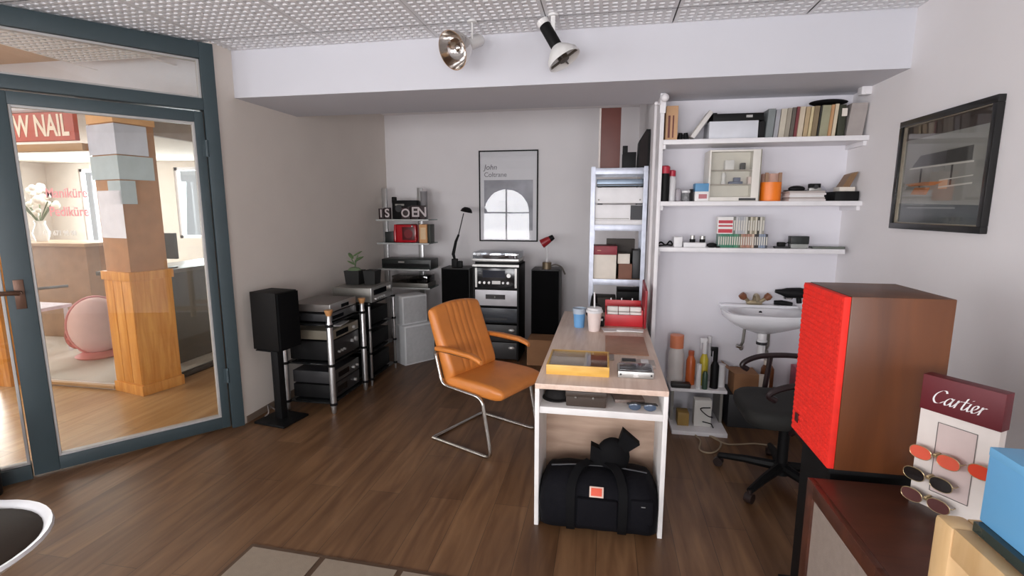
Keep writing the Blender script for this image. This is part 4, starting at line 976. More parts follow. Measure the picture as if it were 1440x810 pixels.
# fourth bay
c5_ = rk('equipment_case', 'black equipment case in the bay behind the red box', 'case', 868, 902, 410, 3, black, .03, .3)
c6_ = rk('equipment_case', 'grey brown case at the left of the bay behind the headphones', 'case', 832, 866, 418, 3, M('dark_grey_brown_card', (72, 66, 62), .7), .1, .2)
# ================================================================== alcove with wall shelves
su = T('wall_shelving', 'white three board wall shelving with side board in the alcove', 'shelving', (1.0, 3.9, 0))
whs = M('white_shelf_laminate', (228, 226, 228), .4)
AZ = []
part(G().box(.352, .378, 3.742, YA, 0, BEAM_Z - .002, .002), 'side_board', whs, su, True)
g = G().box(.345, .385, 3.732, 3.742, 2.25, BEAM_Z - .002, .003).sphere((.372, 3.70, 2.345), .028, 14).cyl((.372, 3.70, 2.345), (.372, 3.74, 2.345), .012).sphere((.318, 3.71, 2.31), .014, 10).cyl((.318, 3.71, 2.31), (.35, 3.74, 2.31), .006)
part(g, 'clamp', whs, su, True)
for (py, yf, x1) in ((198, 3.742, WR), (286, 3.742, WR), (350.5, 3.80, 1.615)):
    t = atY(1000, py + (-3 if py < 340 else -2), yf).z + (.0)
    b_ = t - .032
    s_ = part(G().box(.378, x1, yf, YA, b_, t, .003), 'shelf_board', whs, su, True); AZ.append(t)
    part(G().box(.378, .398, yf + .01, YA, b_ - .03, b_, .002), 'batten', whs, s_, True)
    if x1 == WR: part(G().box(WR - .02, WR, yf + .03, YA, b_ - .03, b_, .002), 'batten', whs, s_, True)
hk = T('pipe_clip', 'small white pipe clip where the beam meets the right wall', 'clip', (WR - .03, 3.80, BEAM_Z - .05))
part(G().box(-.03, .03, -.03, .03, 0, .05, .004), 'bracket', whs, hk); part(G().cyl((.0, -.03, .02), (-.0, -.036, .02), .016, seg=14), 'ring', whs, hk)

def ab(i, name, label, cat, px0, px1, ptop, mat, dy=.04, dep=.16, zadd=0, lean=0, group=None, bev=.002):
    """a box on alcove shelf i, placed by the photograph's columns and top row"""
    Y = (3.742, 3.742, 3.80)[i] + dy; zb = AZ[i] + zadd
    a = atY(px0, ptop, Y); b = atY(px1, ptop, Y)
    g = G(); h = a.z - zb; w = b.x - a.x
    if lean: g.hexa([(0, 0, 0), (w, 0, 0), (w, dep, 0), (0, dep, 0), (lean, 0, h), (w + lean, 0, h), (w + lean, dep, h), (lean, dep, h)])
    else: g.box(0, w, 0, dep, 0, h, bev)
    return S(g, name, mat, label, cat, group, loc=(a.x, Y, zb)), h
# ---- top shelf
bxt = T('carton', 'tan carton with dark print standing at the left end of the top shelf', 'box', (atY(944, 190, 3.8).x, 3.88, AZ[0])); a = atY(935, 149, 3.8); b = atY(952, 149, 3.8); w = (b.x - a.x) / 2
part(G().box(-w, w, -.08, .08, 0, a.z - AZ[0], .003), 'body', M('tan_card', (196, 156, 118), .7), bxt); part(G().box(-w + .015, -w + .03, -.0815, -.08, .02, .17), 'print', M('maroon_print', (110, 60, 54), .6), bxt); part(G().box(-w + .045, -w + .055, -.0815, -.08, .02, .17), 'print', M('maroon_print', (110, 60, 54), .6), bxt)
kn = T('binoculars', 'small black binoculars beside the tan carton on the top shelf', 'binoculars', (atY(961, 192, 3.82).x, 3.84, AZ[0]))
for sx in (-.022, .022): part(G().cyl((sx, 0, 0), (sx * .8, 0, .055), .022, .014, 14), 'barrel', black, kn)
part(G().box(-.015, .015, -.008, .008, .02, .045), 'bridge', black, kn)
# leaning frame
a = atY(976, 194, 3.82); b = atY(1003, 161, 3.82)
fr = T('picture_frame', 'white frame leaning against the tape machine on the top shelf', 'frame', (a.x, 3.9, AZ[0] + .012)); ang = math.atan2(b.z - AZ[0], b.x - a.x); Lf = math.hypot(b.z - AZ[0], b.x - a.x)
Rm = Matrix.Rotation(-ang, 4, 'Y')
g = G(); g.box(0, Lf, -.09, -.07, 0, .03, .003, T=Rm); g.box(0, Lf, .07, .09, 0, .03, .003, T=Rm); g.box(0, .02, -.07, .07, 0, .03, T=Rm); g.box(Lf - .02, Lf, -.07, .07, 0, .03, T=Rm)
part(g, 'frame', M('pale_frame', (208, 204, 200), .5), fr); part(G().box(.02, Lf - .02, -.07, .07, .002, .008, T=Rm), 'backing', darkg, fr)
# white box + black machine
wbx, hwb = ab(0, 'storage_box', 'white flat box under the black tape machine on the top shelf', 'box', 998, 1067, 171, M('cool_grey_white_box', (206, 208, 214), .5), .06, .2)
a = atY(1003, 163, 3.80); b = atY(1075, 160, 3.80)
tm = T('tape_machine', 'black tape machine with silver badge lying on the white flat box', 'tape machine', ((a.x + b.x) / 2, 3.9, AZ[0] + hwb)); w = (b.x - a.x) / 2
part(G().box(-w, w, -.1, .12, 0, .05, .006), 'body', black, tm); part(G().box(.05, .09, -.103, -.1, .02, .036), 'badge', silver, tm); part(G().box(-w, -w + .03, -.08, .1, .05, .06, .004), 'end_cap', black, tm)
bag2, _ = ab(0, 'camera_bag', 'black soft pouch between the white flat box and the books', 'pouch', 1068, 1077, 170, M('black_fabric', (22, 22, 23), .9), .06, .12, bev=.012)
books = [(1079, 1089, 153, (120, 126, 126), 'slate grey'), (1090, 1096, 154, (156, 156, 160), 'blue grey'), (1097, 1105, 153, (190, 182, 166), 'pale linen'), (1106, 1112, 152, (150, 142, 128), 'taupe'), (1113, 1118, 151, (92, 84, 76), 'dark taupe'), (1119, 1123, 150, (118, 52, 56), 'maroon'), (1124, 1131, 150, (196, 182, 160), 'cream'), (1132, 1138, 150, (176, 154, 120), 'sand'), (1139, 1143, 150, (206, 190, 150), 'yellow cream'), (1144, 1151, 149, (126, 110, 84), 'brown olive'), (1152, 1154, 149, (40, 38, 34), 'thin black'), (1155, 1167, 148, (150, 148, 122), 'wide sage green'), (1168, 1172, 147, (186, 142, 100), 'orange tan'), (1173, 1178, 146, (206, 192, 166), 'ivory')]
order = ['first', 'second', 'third', 'fourth', 'fifth', 'sixth', 'seventh', 'eighth', 'ninth', 'tenth', 'eleventh', 'twelfth', 'thirteenth', 'fourteenth']
for k, (p0, p1, yt, c, nm) in enumerate(books):
    bk, _ = ab(0, 'book', '%s book, %s from the left in the top shelf row' % (nm, order[k]), 'book', p0, p1, yt, M('book_cover_' + nm.replace(' ', '_'), c, .6, var=.12), .05 + .006 * (k % 3), .15, lean=.012, group='books on the top alcove shelf')
bn, hb = ab(0, 'binder', 'dark green upright binder with pale label near the right end', 'binder', 1181, 1191, 147, M('dark_olive_binder', (48, 50, 34), .6), .05, .15)
a = atY(1181, 159, 3.79); o = part(G().box(.018, .05, -.0015, 0, .13, .18), 'label_tag', cream, bn)
hat2 = S(G().sphere((0, 0, .02), (.12, .07, .02), 20), 'beret', black, 'flat black cap lying on top of the sage green and ivory books', 'cap', loc=(atY(1172, 146, 3.85).x - .02, 3.88, atY(1172, 145, 3.80).z - .002))
bg, _ = ab(0, 'box_file', 'grey box file at the right end of the top shelf', 'box file', 1194, 1217, 145, M('grey_file_card', (160, 152, 148), .6, var=.1), .04, .2, lean=.02)
# ---- middle shelf
def bottle(i, px, ytop, r, name, label, cat, body, capm, dy=.07, capfrac=.25, neck=.6):
    Y = (3.742, 3.742, 3.80)[i] + dy if i is not None else dy
    zb = AZ[i]; t = atY(px, ytop, Y); H = t.z - zb; hc = H * (1 - capfrac)
    o = T(name, label, cat, (t.x, Y, zb))
    part(G().lathe([(0, 0), (r, 0), (r, hc * .86), (r * neck, hc), (0, hc)], seg=20), 'bottle_body', body, o); part(G().lathe([(0, hc), (r * min(1, neck + .25), hc), (r * min(1, neck + .25), H * .97), (r * neck * .7, H), (0, H)], seg=18), 'cap', capm, o)
    return o
rcap = M('crimson_cap', (178, 36, 58), .4)
bottle(1, 936, 233, .033, 'spray_can', 'black spray can with crimson cap at the left end of the middle shelf', 'spray can', black, rcap, .06, .22, .9)
bottle(1, 945.5, 239, .030, 'spray_bottle', 'white spray bottle with crimson cap beside the black spray can', 'bottle', wht, rcap, .1, .2, .6)
jar, _ = ab(1, 'jar', 'grey violet jar right of the white spray bottle', 'jar', 951, 958, 265, M('grey_violet', (150, 144, 150), .4), .05, .05, bev=.01)
jar2 = T('glass_jar', 'clear jar of dark screws on the middle shelf', 'jar', (atY(964, 280, 3.81).x, 3.81, AZ[1])); 
part(G().lathe([(0, 0), (.027, 0), (.027, .055), (.022, .06), (0, .06)]), 'jar_body', M('screws', (120, 120, 122), .5, var=.6, scale=60), jar2); part(G().lathe([(0, .06), (.029, .06), (.029, .075), (0, .076)]), 'lid', wht, jar2)
bt, _ = ab(1, 'battery', 'small black box beside the blue topped carton', 'box', 971, 975, 266, black, .06, .05)
bb = T('carton', 'white and red carton with blue top on the middle shelf', 'box', (atY(986, 280, 3.8).x, 3.84, AZ[1])); a = atY(976, 258, 3.8); b = atY(995, 258, 3.8); w = (b.x - a.x) / 2; H = a.z - AZ[1]
part(G().box(-w, w, -.05, .05, 0, H * .55, .002), 'body', papr, bb); part(G().box(-w, w, -.05, .05, H * .55, H, .002), 'blue_panel', M('mid_blue_card', (88, 144, 186), .5), bb); part(G().box(-.02, w - .01, -.0515, -.05, H * .15, H * .4), 'print', M('rose_print', (176, 110, 116), .6), bb)
# small glazed cabinet
a = atY(999, 211, 3.80); b = atY(1071, 211, 3.80)
vc = T('display_cabinet', 'small pale glazed cabinet with shelves on the middle shelf', 'cabinet', ((a.x + b.x) / 2, 3.90, AZ[1])); w = (b.x - a.x) / 2; H = a.z - AZ[1]
pal = M('pale_grey_cabinet', (220, 216, 208), .5)
g = G(); g.box(-w, -w + .012, -.1, .1, 0, H, .002); g.box(w - .05, w, -.1, .1, 0, H, .002); g.box(-w + .012, w - .05, -.1, .1, H - .012, H, .002); g.box(-w + .012, w - .05, -.1, .1, 0, .03, .002); g.box(-w + .012, w - .05, -.03, .1, .03, H - .012)
part(g, 'carcass', pal, vc); part(G().box(w, w + .006, -.1, .1, 0, H), 'edge_strip', M('olive_grey_edge', (126, 122, 108), .5), vc)
for f_ in (.34, .62): part(G().box(-w + .012, w - .05, -.09, -.03, H * f_ - .008, H * f_), 'shelf', M('taupe_shelf', (170, 162, 152), .5), vc)
part(G().box(-w + .012, w - .05, -.096, -.092, .03, H - .012), 'glass_front', glass('cabinet_glass', (248, 248, 246), .04), vc)
part(G().box(.04, .15, -.102, -.098, .006, .022), 'name_strip', darkg, vc)
for (x, z, sx, sz, m_, lb, nm) in ((-.03, H * .62, .06, .065, wht, 'white box on the upper shelf inside the glazed cabinet', 'box'), (.06, H * .62, .03, .045, darkg, 'grey gadget right of the white box inside the glazed cabinet', 'gadget'), (-.06, H * .34, .035, .08, wht, 'white figurine on the lower shelf inside the glazed cabinet', 'figurine'), (.02, H * .34, .09, .045, M('blue_grey_model', (96, 104, 130), .5), 'blue grey model on the lower shelf inside the glazed cabinet', 'model'), (.115, H * .34, .035, .05, M('pale_pink', (222, 204, 200), .5), 'pale pink box at the lower right inside the glazed cabinet', 'box')):
    g = G(); 
    if nm == 'figurine': g.lathe([(0, 0), (sx * .5, 0), (sx * .35, sz * .5), (sx * .5, sz * .7), (sx * .3, sz), (0, sz)], seg=14)
    elif nm == 'model': g.box(-sx / 2, sx / 2, -.02, .02, 0, sz * .4, .004).box(-.015, .03, -.015, .015, sz * .4, sz, .003)
    else: g.box(-sx / 2, sx / 2, -.025, .025, 0, sz, .003)
    S(g, nm if nm != 'model' else 'scale_model', m_, lb, nm, loc=(vc.location.x + x, 3.90 - .061, AZ[1] + z))
# orange jar with clear lid
oj = T('container', 'orange container with clear upper part on the middle shelf', 'container', (atY(1085, 280, 3.82).x, 3.86, AZ[1])); a = atY(1085, 256, 3.82); H = a.z - AZ[1]; t = atY(1085, 244, 3.82).z - AZ[1]
part(G().lathe([(0, 0), (.066, 0), (.068, .01), (.068, H), (0, H)], sy=.8), 'tub', M('bright_orange', (240, 126, 30), .4), oj); part(G().lathe([(.067, H), (.066, t), (.06, t), (.061, H)], sy=.8), 'clear_collar', glass('peach_clear', (240, 214, 200), .1, frost=.3), oj)
for sx in (-.045, .04): part(G().box(sx - .01, sx + .01, -.06, -.045, H, t + .005), 'clip', M('brown_clip', (150, 116, 90), .5), oj)
# paper stack with things on it
nst = 5
for k in range(nst):
    a = atY(1099, 280, 3.8)
    S(G().box(-.125 + .004 * (k % 2), .105 - .006 * (k % 3), -.09, .075, 0, .0135, .003), 'notebook', M('notebook_%d' % (k % 3), ((214, 208, 206), (176, 166, 162), (224, 222, 222))[k % 3], .6), '%s of five pale booklets stacked right of the orange container' % ('lowest', 'second lowest', 'middle', 'second highest', 'topmost')[k], 'booklet', 'pale booklets stacked on the middle shelf', loc=(atY(1134, 275, 3.82).x, 3.86, AZ[1] + .0136 * k))
zs_ = AZ[1] + .0136 * nst
ph = T('sunglasses_case', 'black glasses case lying on the booklet stack', 'case', (atY(1122, 262, 3.82).x, 3.84, zs_)); part(G().sphere((0, 0, .016), (.055, .03, .022), 16), 'shell', black, ph); part(G().box(-.075, .06, -.02, .03, 0, .008, .003), 'strap', black, ph)
ca = T('camera', 'small black and silver camera on the booklet stack', 'camera', (atY(1147, 262, 3.82).x, 3.84, zs_)); part(G().box(-.038, .038, -.02, .02, 0, .022, .003), 'lower_body', silver, ca); part(G().box(-.036, .034, -.02, .02, .022, .05, .004), 'upper_body', black, ca); part(G().cyl((0, -.02, .028), (0, -.032, .028), .014), 'lens', darkg, ca)
gb = S(G().sphere((0, 0, .055), (.05, .026, .055), 14).sphere((.035, .005, .04), (.03, .024, .04), 12), 'plastic_bag', M('crumpled_clear_bag', (190, 190, 200), .35, var=.25, scale=20, bump=.6), 'crumpled grey plastic bag between the booklets and the black box', 'bag', loc=(atY(1166, 270, 3.82).x, 3.985, AZ[1]))
b6, h6 = ab(1, 'case', 'flat black case at the right end of the middle shelf', 'case', 1175, 1209, 269, black, .03, .2, bev=.006)
ow = T('wooden_box', 'small open brown wooden box on the flat black case', 'box', (atY(1194, 262, 3.82).x, 3.86, AZ[1] + h6)); brw = M('walnut_box', (126, 96, 66), .5)
part(G().box(-.06, .035, -.05, .05, 0, .03, .002), 'lower_tray', cream, ow); part(G().hexa([(-.045, -.05, .03), (.0, -.05, .03), (.0, .05, .03), (-.045, .05, .03), (.0, -.05, .115), (.045, -.05, .13), (.045, .05, .13), (.0, .05, .115)]), 'open_lid', brw, ow)
# ---- lower shelf
cb_ = S(G().tube(smooth_path([(-.06, 0, .01), (-.03, .02, .03), (.0, -.02, .012), (.03, .0, .04), (.05, .01, .012), (.01, .03, .01), (-.05, -.02, .008)], 8), .006, 6), 'cable', black, 'tangled black cable at the left end of the lowest shelf', 'cable', loc=(atY(936, 346, 3.86).x, 3.87, AZ[2]))
s1, hs1 = ab(2, 'carton', 'upright white little box on the lowest shelf', 'box', 948, 960, 333, wht, .03, .06, bev=.006)
s2, hs2 = ab(2, 'carton', 'long low white box on the lowest shelf', 'box', 961.5, 993, 341, wht, .03, .09, bev=.004)
for (px, nm, lb) in ((974, 'lens', 'black and silver lens standing left on the long low white box'), (988, 'lens', 'silver and black lens standing right on the long low white box')):
    o = T(nm, lb, 'lens', (atY(px, 338, 3.86).x, 3.87, AZ[2] + hs2)); part(G().lathe([(0, 0), (.02, 0), (.02, .022), (.016, .024), (0, .024)], seg=16), 'barrel', black, o); part(G().lathe([(.0, .024), (.016, .024), (.015, .05), (0, .05)] if px < 980 else [(0, .024), (.019, .024), (.019, .046), (0, .046)], seg=16), 'rim', silver, o)
mo = S(G().sphere((0, 0, .016), (.035, .025, .018), 14).tube([(.02, -.01, .01), (.03, -.02, .006), (.05, -.03, .006)], .005, 6), 'charger', black, 'black charger lying left of the cassettes on the lowest shelf', 'charger', loc=(atY(1000, 347, 3.86).x, 3.845, AZ[2]))
def spines(row, z0, items, base):
    zt = z0
    for k, (p0, p1, yt, c, nm) in enumerate(items):
        Yc = 3.84; a = atY(p0, yt, Yc); b = atY(p1, yt, Yc)
        o = T('cassette', '%s cassette in the %s cassette row on the lowest shelf' % (nm, row), 'cassette', ((a.x + b.x) / 2, Yc + .035, z0), 0, 'cassettes on the lowest alcove shelf'); w = (b.x - a.x) / 2 - .0006; H = zt_h[row]
        part(G().box(-w, w, -.035, .035, 0, H, .0015), 'case', M('cassette_' + nm.replace(' ', '_'), c, .4), o); part(G().box(-w * .6, w * .6, -.036, -.035, H * .2, H * .8), 'spine_label', M('spine_label', (206, 202, 192), .6), o)
zt_h = {'lower': atY(1040, 329, 3.84).z - AZ[2], 'upper': atY(1040, 305, 3.84).z - atY(1040, 329, 3.84).z}
low = [(1010 + 3.2 * k, 1013.2 + 3.2 * k, 329, c, nm) for k, (c, nm) in enumerate((((96, 128, 116), 'grey green first'), ((70, 136, 110), 'green second'), ((62, 130, 102), 'green third'), ((66, 128, 100), 'green fourth'), ((54, 120, 92), 'green fifth'), ((60, 130, 104), 'green sixth'), ((56, 118, 92), 'green seventh'), ((70, 136, 104), 'green eighth'), ((84, 140, 110), 'green ninth'), ((90, 110, 90), 'olive tenth'), ((166, 134, 112), 'tan eleventh'), ((170, 120, 104), 'rose twelfth'), ((158, 120, 100), 'brown thirteenth'), ((176, 130, 112), 'rose fourteenth'), ((160, 128, 110), 'tan fifteenth'), ((206, 180, 160), 'pale sixteenth'), ((58, 52, 50), 'black seventeenth'), ((52, 48, 48), 'black eighteenth'), ((150, 160, 176), 'blue grey nineteenth'), ((128, 142, 164), 'blue grey twentieth'), ((136, 146, 164), 'blue grey last'), ((60, 66, 76), 'dark end')))]
spines('lower', AZ[2], low, 0)
upz = AZ[2] + zt_h['lower']
rw = T('carton', 'red and white striped carton on the lower cassette row', 'box', (atY(1020, 318, 3.84).x, 3.875, upz)); a = atY(1009, 310, 3.84); b = atY(1031, 310, 3.84); w = (b.x - a.x) / 2; H = zt_h['upper']
part(G().box(-w, w, -.035, .035, 0, H, .002), 'body', papr, rw)
for z0, z1 in ((.06, .28), (.42, .52), (.62, .8)): part(G().box(-w + .006, w - .004, -.0365, -.035, H * z0, H * z1), 'stripe', M('crimson_stripe', (186, 52, 66), .5), rw)
up = [(1032 + 3.4 * k, 1035.4 + 3.4 * k, 305, c, nm) for k, (c, nm) in enumerate((((120, 122, 116), 'grey first'), ((190, 190, 192), 'silver second'), ((176, 178, 182), 'silver third'), ((168, 170, 176), 'silver fourth'), ((182, 182, 184), 'silver fifth'), ((200, 198, 190), 'pale sixth'), ((90, 88, 74), 'olive seventh'), ((196, 188, 168), 'cream eighth'), ((142, 136, 116), 'khaki ninth'), ((200, 192, 172), 'cream tenth'), ((60, 58, 48), 'black olive eleventh'), ((206, 202, 190), 'ivory twelfth'), ((150, 148, 136), 'grey last')))]
spines('upper', upz, up, 0)
ad = T('adapter', 'black power adapter right of the cassettes', 'adapter', (atY(1100, 345, 3.86).x, 3.87, AZ[2])); part(G().box(-.05, .05, -.025, .025, 0, .012, .003), 'plate', darkg, ad); part(G().box(-.03, .02, -.02, .02, .012, .042, .006), 'block', black, ad); part(G().tube([(.02, 0, .03), (.045, .01, .04), (.05, .01, .012)], .004, 6), 'lead', black, ad)
db = T('device', 'small dark green box standing on a clear case', 'box', (atY(1124, 342, 3.86).x, 3.88, AZ[2])); part(G().box(-.055, .055, -.03, .03, 0, .03, .003), 'clear_case', M('grey_clear', (150, 152, 148), .2), db); part(G().box(-.06, .06, -.03, .03, .03, .085, .003), 'box', M('black_green', (26, 32, 30), .4), db)
gd = S(G().prism([(-.085, -.05), (.12, -.05), (.15, .03), (-.075, .05)], 0, .012, 'z'), 'glass_plate', glass('grey_green_glass', (150, 158, 146), .1, frost=.35), 'flat clear glass plate at the right end of the lowest shelf', 'plate', loc=(atY(1160, 347, 3.87).x - .0, 3.90, AZ[2]))
# ================================================================== sink in the alcove
por = M('white_porcelain', (226, 226, 230), .15, var=.01)
sz = .875; scx = 1.14
sk = T('washbasin', 'white wall hung washbasin in the alcove', 'washbasin', (scx, YA, sz - .16))
g = G(); rings = []
def sp(w, y0, y1, z, n=28):
    """outline: straight back, rounded front"""
    out = []
    for k in range(n):
        t = 2 * PI * k / n; cx, cy = math.cos(t), math.sin(t)
        x = w * math.copysign(abs(cx) ** .55, cx); y = (y0 + y1) / 2 + (y1 - y0) / 2 * math.copysign(abs(cy) ** .55, cy); out.append((x, y, z))
    return out
for w, y0, y1, z in ((.06, -.24, -.02, .0), (.14, -.30, -.005, .03), (.22, -.38, -.003, .07), (.275, -.42, -.003, .115), (.285, -.43, -.003, .15), (.285, -.43, -.003, .162), (.27, -.415, -.02, .166), (.245, -.39, -.10, .158), (.20, -.35, -.13, .11), (.12, -.28, -.16, .07), (.02, -.22, -.2, .06)): rings.append(sp(w, y0, y1, z))
loft(g, rings); part(g, 'basin', por, sk, ang=50)
part(G().box(-.27, .27, -.075, -.002, .16, .18, .006), 'back_ledge', por, sk)
part(G().cyl((.0, -.108, .135), (.0, -.116, .13), .012, seg=14), 'overflow', black, sk)
brs = M('brass_tap', (170, 156, 128), .3, .7); brk = M('brown_tap_knob', (120, 72, 44), .4)
tp = T('mixer_tap', 'brass mixer tap with two brown knobs on the washbasin', 'tap', (scx - .03, YA - .045, sz + .0205))
g = G().box(-.055, .055, -.022, .022, 0, .03, .01).tube(smooth_path([(0, 0, .02), (0, -.02, .07), (0, -.08, .075), (0, -.11, .04)], 5), .014, 10)
part(g, 'body', brs, tp)
for s in (-1, 1):
    part(G().cyl((s * .04, -.005, .02), (s * .075, -.03, .055), .014, seg=12), 'valve', brs, tp); part(G().lathe([(0, 0), (.018, 0), (.028, .02), (.024, .045), (0, .05)], (0, 0, 0), 12, T=Matrix.Translation((s * .07, -.025, .045)) @ Matrix.Rotation(s * .75, 4, 'Y')), 'knob', brk, tp)
pg = M('grey_pipe', (136, 134, 128), .4, .4)
g = G().lathe([(0, 0), (.03, 0), (.03, -.05), (.036, -.055), (.036, -.07), (.026, -.075), (.026, -.20), (0, -.2)], (0, -.2, 0), 18); part(g, 'trap', wht, sk); part(G().cyl((.0, -.2, -.085), (.0, -.2, -.065), .038, seg=18), 'trap_ring', darkg, sk)
part(G().tube([(-.095, -.1, .03), (-.1, -.09, -.10), (-.1, -.03, -.16)], .011, 8), 'supply_pipe', pg, sk); part(G().tube([(.07, -.1, .03), (.075, -.09, -.12), (.075, -.03, -.18)], .013, 8), 'supply_pipe', pg, sk)
part(G().cyl((-.1, -.03, -.16), (-.1, -.06, -.16), .016, seg=12).cyl((-.135, -.05, -.145), (-.1, -.05, -.15), .014, seg=12), 'stop_valve', steel, sk)
part(G().cyl((.075, -.0, -.18), (.075, -.06, -.18), .02, seg=12), 'stop_valve', pg, sk)
hd = T('hair_dryer', 'black hand dryer hooked on the wall above the washbasin', 'hair dryer', (1.36, YA - .03, .955))
part(G().tube([(-.11, -.02, .045), (-.07, -.02, .04), (-.03, -.02, .035), (.06, -.02, .035), (.10, -.02, .035)], [.012, .022, .036, .04, .03], 14), 'body', black, hd); part(G().tube([(.05, -.02, .02), (.06, -.02, -.04)], .018, 10), 'handle', black, hd); part(G().lathe([(0, 0), (.03, 0), (.034, .012), (0, .016)], (-.015, -.01, -.012), 14), 'hook', steel, hd)
S(G().tube([(-.06, .01, .018), (-.01, .0, .02), (.06, -.015, .014)], [.016, .018, .012], 10), 'soap_brush', black, 'black brush lying on the washbasin rim under the dryer', 'brush', loc=(scx + .17, YA - .05, sz + .0195))

# ================================================================== low bench with cleaning bottles
LB = T('low_bench', 'low white bench with cleaning bottles under the alcove shelves', 'bench', (.72, 3.88, 0))
part(G().box(-.21, .19, -.13, .145, .262, .286, .003), 'top_board', whs, LB); part(G().box(-.21, .17, -.30, .145, 0, .03, .003), 'bottom_board', whs, LB); part(G().box(-.20, -.18, -.11, .14, .03, .262), 'leg_panel', pg, LB); part(G().box(.15, .17, -.1, .14, .03, .262), 'leg_panel', pg, LB)
bz = .286
def bb_(px, py_top, Y): p = atY(px, py_top, Y); return p
def jug(px0, px1, ptop, Y, name, label, cat, mat, cap=None, capf=.2, shape='round', neck=.55, head=None):
    a = atY(px0, ptop, Y); b = atY(px1, ptop, Y); r = (b.x - a.x) / 2; H = a.z - bz; hc = H * (1 - capf)
    o = T(name, label, cat, ((a.x + b.x) / 2, Y, bz))
    part(G().lathe([(0, 0), (r, 0), (r, hc * .82), (r * neck, hc), (0, hc)], seg=22), 'bottle_body', mat, o)
    if cap: part(G().lathe([(0, hc), (r * (neck + .1), hc), (r * (neck + .1), H * .98), (0, H)], seg=18), 'cap', cap, o)
    if head: part(G().box(-r * 1.2, r * .5, -.012, .012, H * .94, H * 1.04, .004).box(-r * 1.1, -r * .8, -.006, .006, H * .8, H * .95, .002), 'spray_head', head, o)
    return o
jug(941, 964, 469, 3.90, 'canister', 'large white canister with salmon orange cap on the low bench', 'canister', M('milky_canister', (216, 210, 206), .4), M('salmon_cap', (222, 134, 96), .4), .28, neck=.75)
jug(966, 979, 492, 3.87, 'bottle', 'orange bottle right of the large white canister', 'bottle', M('burnt_orange_bottle', (198, 96, 44), .35), M('burnt_orange_cap', (180, 84, 50), .4), .15)
jug(986, 998, 478, 3.87, 'spray_bottle', 'yellow spray bottle with white head on the low bench', 'bottle', M('lemon_label', (206, 188, 58), .4), wht, .3, head=wht, neck=.5)
jug(1001, 1013, 490, 3.81, 'spray_bottle', 'black spray bottle near the right end of the low bench', 'bottle', black, black, .3, head=black, neck=.45)
jug(980, 987, 512, 3.775, 'cup', 'slim white cup before the yellow spray bottle', 'cup', wht, None, 0, neck=1)
jug(1009, 1021, 512, 3.86, 'tub', 'white tub behind the black spray bottle on the low bench', 'tub', wht, None, 0, neck=1)
jug(988, 996, 522, 3.775, 'bottle', 'short green bottle before the yellow spray bottle', 'bottle', M('dark_green_bottle', (50, 76, 60), .3), None, 0)
jug(994, 1003, 472, 3.98, 'bottle', 'tall grey white bottle at the back of the low bench', 'bottle', M('grey_white_bottle', (196, 196, 200), .4), wht, .15)
S(G().box(-.07, .07, -.03, .03, 0, .035, .008), 'tray', M('black_tray', (34, 32, 30), .5), 'flat black tray before the large white canister', 'tray', loc=(.585, 3.783, bz))
pw = T('power_box', 'white power socket box with dark leads under the low bench', 'socket box', (.735, 3.72, .03))
part(G().box(-.06, .06, -.04, .04, 0, .2, .006), 'housing', M('off_white_plastic', (206, 204, 198), .5), pw)
part(G().tube(smooth_path([(.05, -.045, .15), (-.02, -.05, .14), (.03, -.05, .09), (.065, -.05, .08)], 5), .004, 6).tube([(.0, -.042, .04), (.06, -.05, .03), (.075, -.05, .0)], .004, 6), 'lead', black, pw)
S(G().box(-.04, .04, -.05, .05, 0, .1, .006), 'plug_adapter', M('mustard_adapter', (150, 120, 60), .5), 'mustard and brown adapter left of the white power box', 'adapter', loc=(.60, 3.72, .03))
pts = [(978, 612), (985, 620), (984, 632), (996, 637), (1008, 634), (1014, 624), (1006, 616), (992, 611), (1000, 614), (1020, 624), (1040, 625), (1062, 624), (1092, 628)]
S(G().tube(smooth_path([(atZ(x, y, .006).x, atZ(x, y, .006).y, .0065) for x, y in pts], 6), .006, 6), 'extension_lead', M('beige_cable', (158, 140, 116), .6), 'beige lead looping over the floor by the office chair', 'cable')
# dark cabinet and boxes right of the bench
S(G().box(.93, 1.60, 3.78, 4.02, 0, .25, .004), 'low_cabinet', darkg, 'low dark cabinet under the washbasin behind the office chair', 'cabinet')
cbx = T('cardboard_box', 'open brown cardboard box under the washbasin', 'box', (1.07, 3.88, .25)); part(G().box(-.11, .06, -.09, .09, 0, .16, .003), 'carton', card, cbx); part(G().hexa([(-.11, -.09, .16), (-.105, -.09, .16), (-.105, .09, .16), (-.11, .09, .16), (-.17, -.09, .2), (-.165, -.09, .2), (-.165, .09, .2), (-.17, .09, .2)]), 'flap', card, cbx)
S(G().box(-.035, .035, -.03, .03, 0, .15, .003), 'carton', cream, 'upright cream carton right of the open cardboard box', 'box', loc=(1.165, 3.82, .25))
bo = T('bottle', 'brown bottle with cream cap under the washbasin', 'bottle', (1.225, 3.93, .25)); part(G().lathe([(0, 0), (.045, 0), (.045, .17), (.028, .2), (0, .2)]), 'bottle_body', M('amber_brown', (112, 66, 36), .3), bo); part(G().lathe([(0, .2), (.03, .2), (.03, .235), (0, .236)]), 'cap', cream, bo)
S(G().box(1.40, 1.56, 3.80, 3.98, .25, .45, .004), 'carton', M('rose_pink_box', (176, 72, 92), .5), 'rose pink box on the dark cabinet right of the washbasin pipes', 'box')

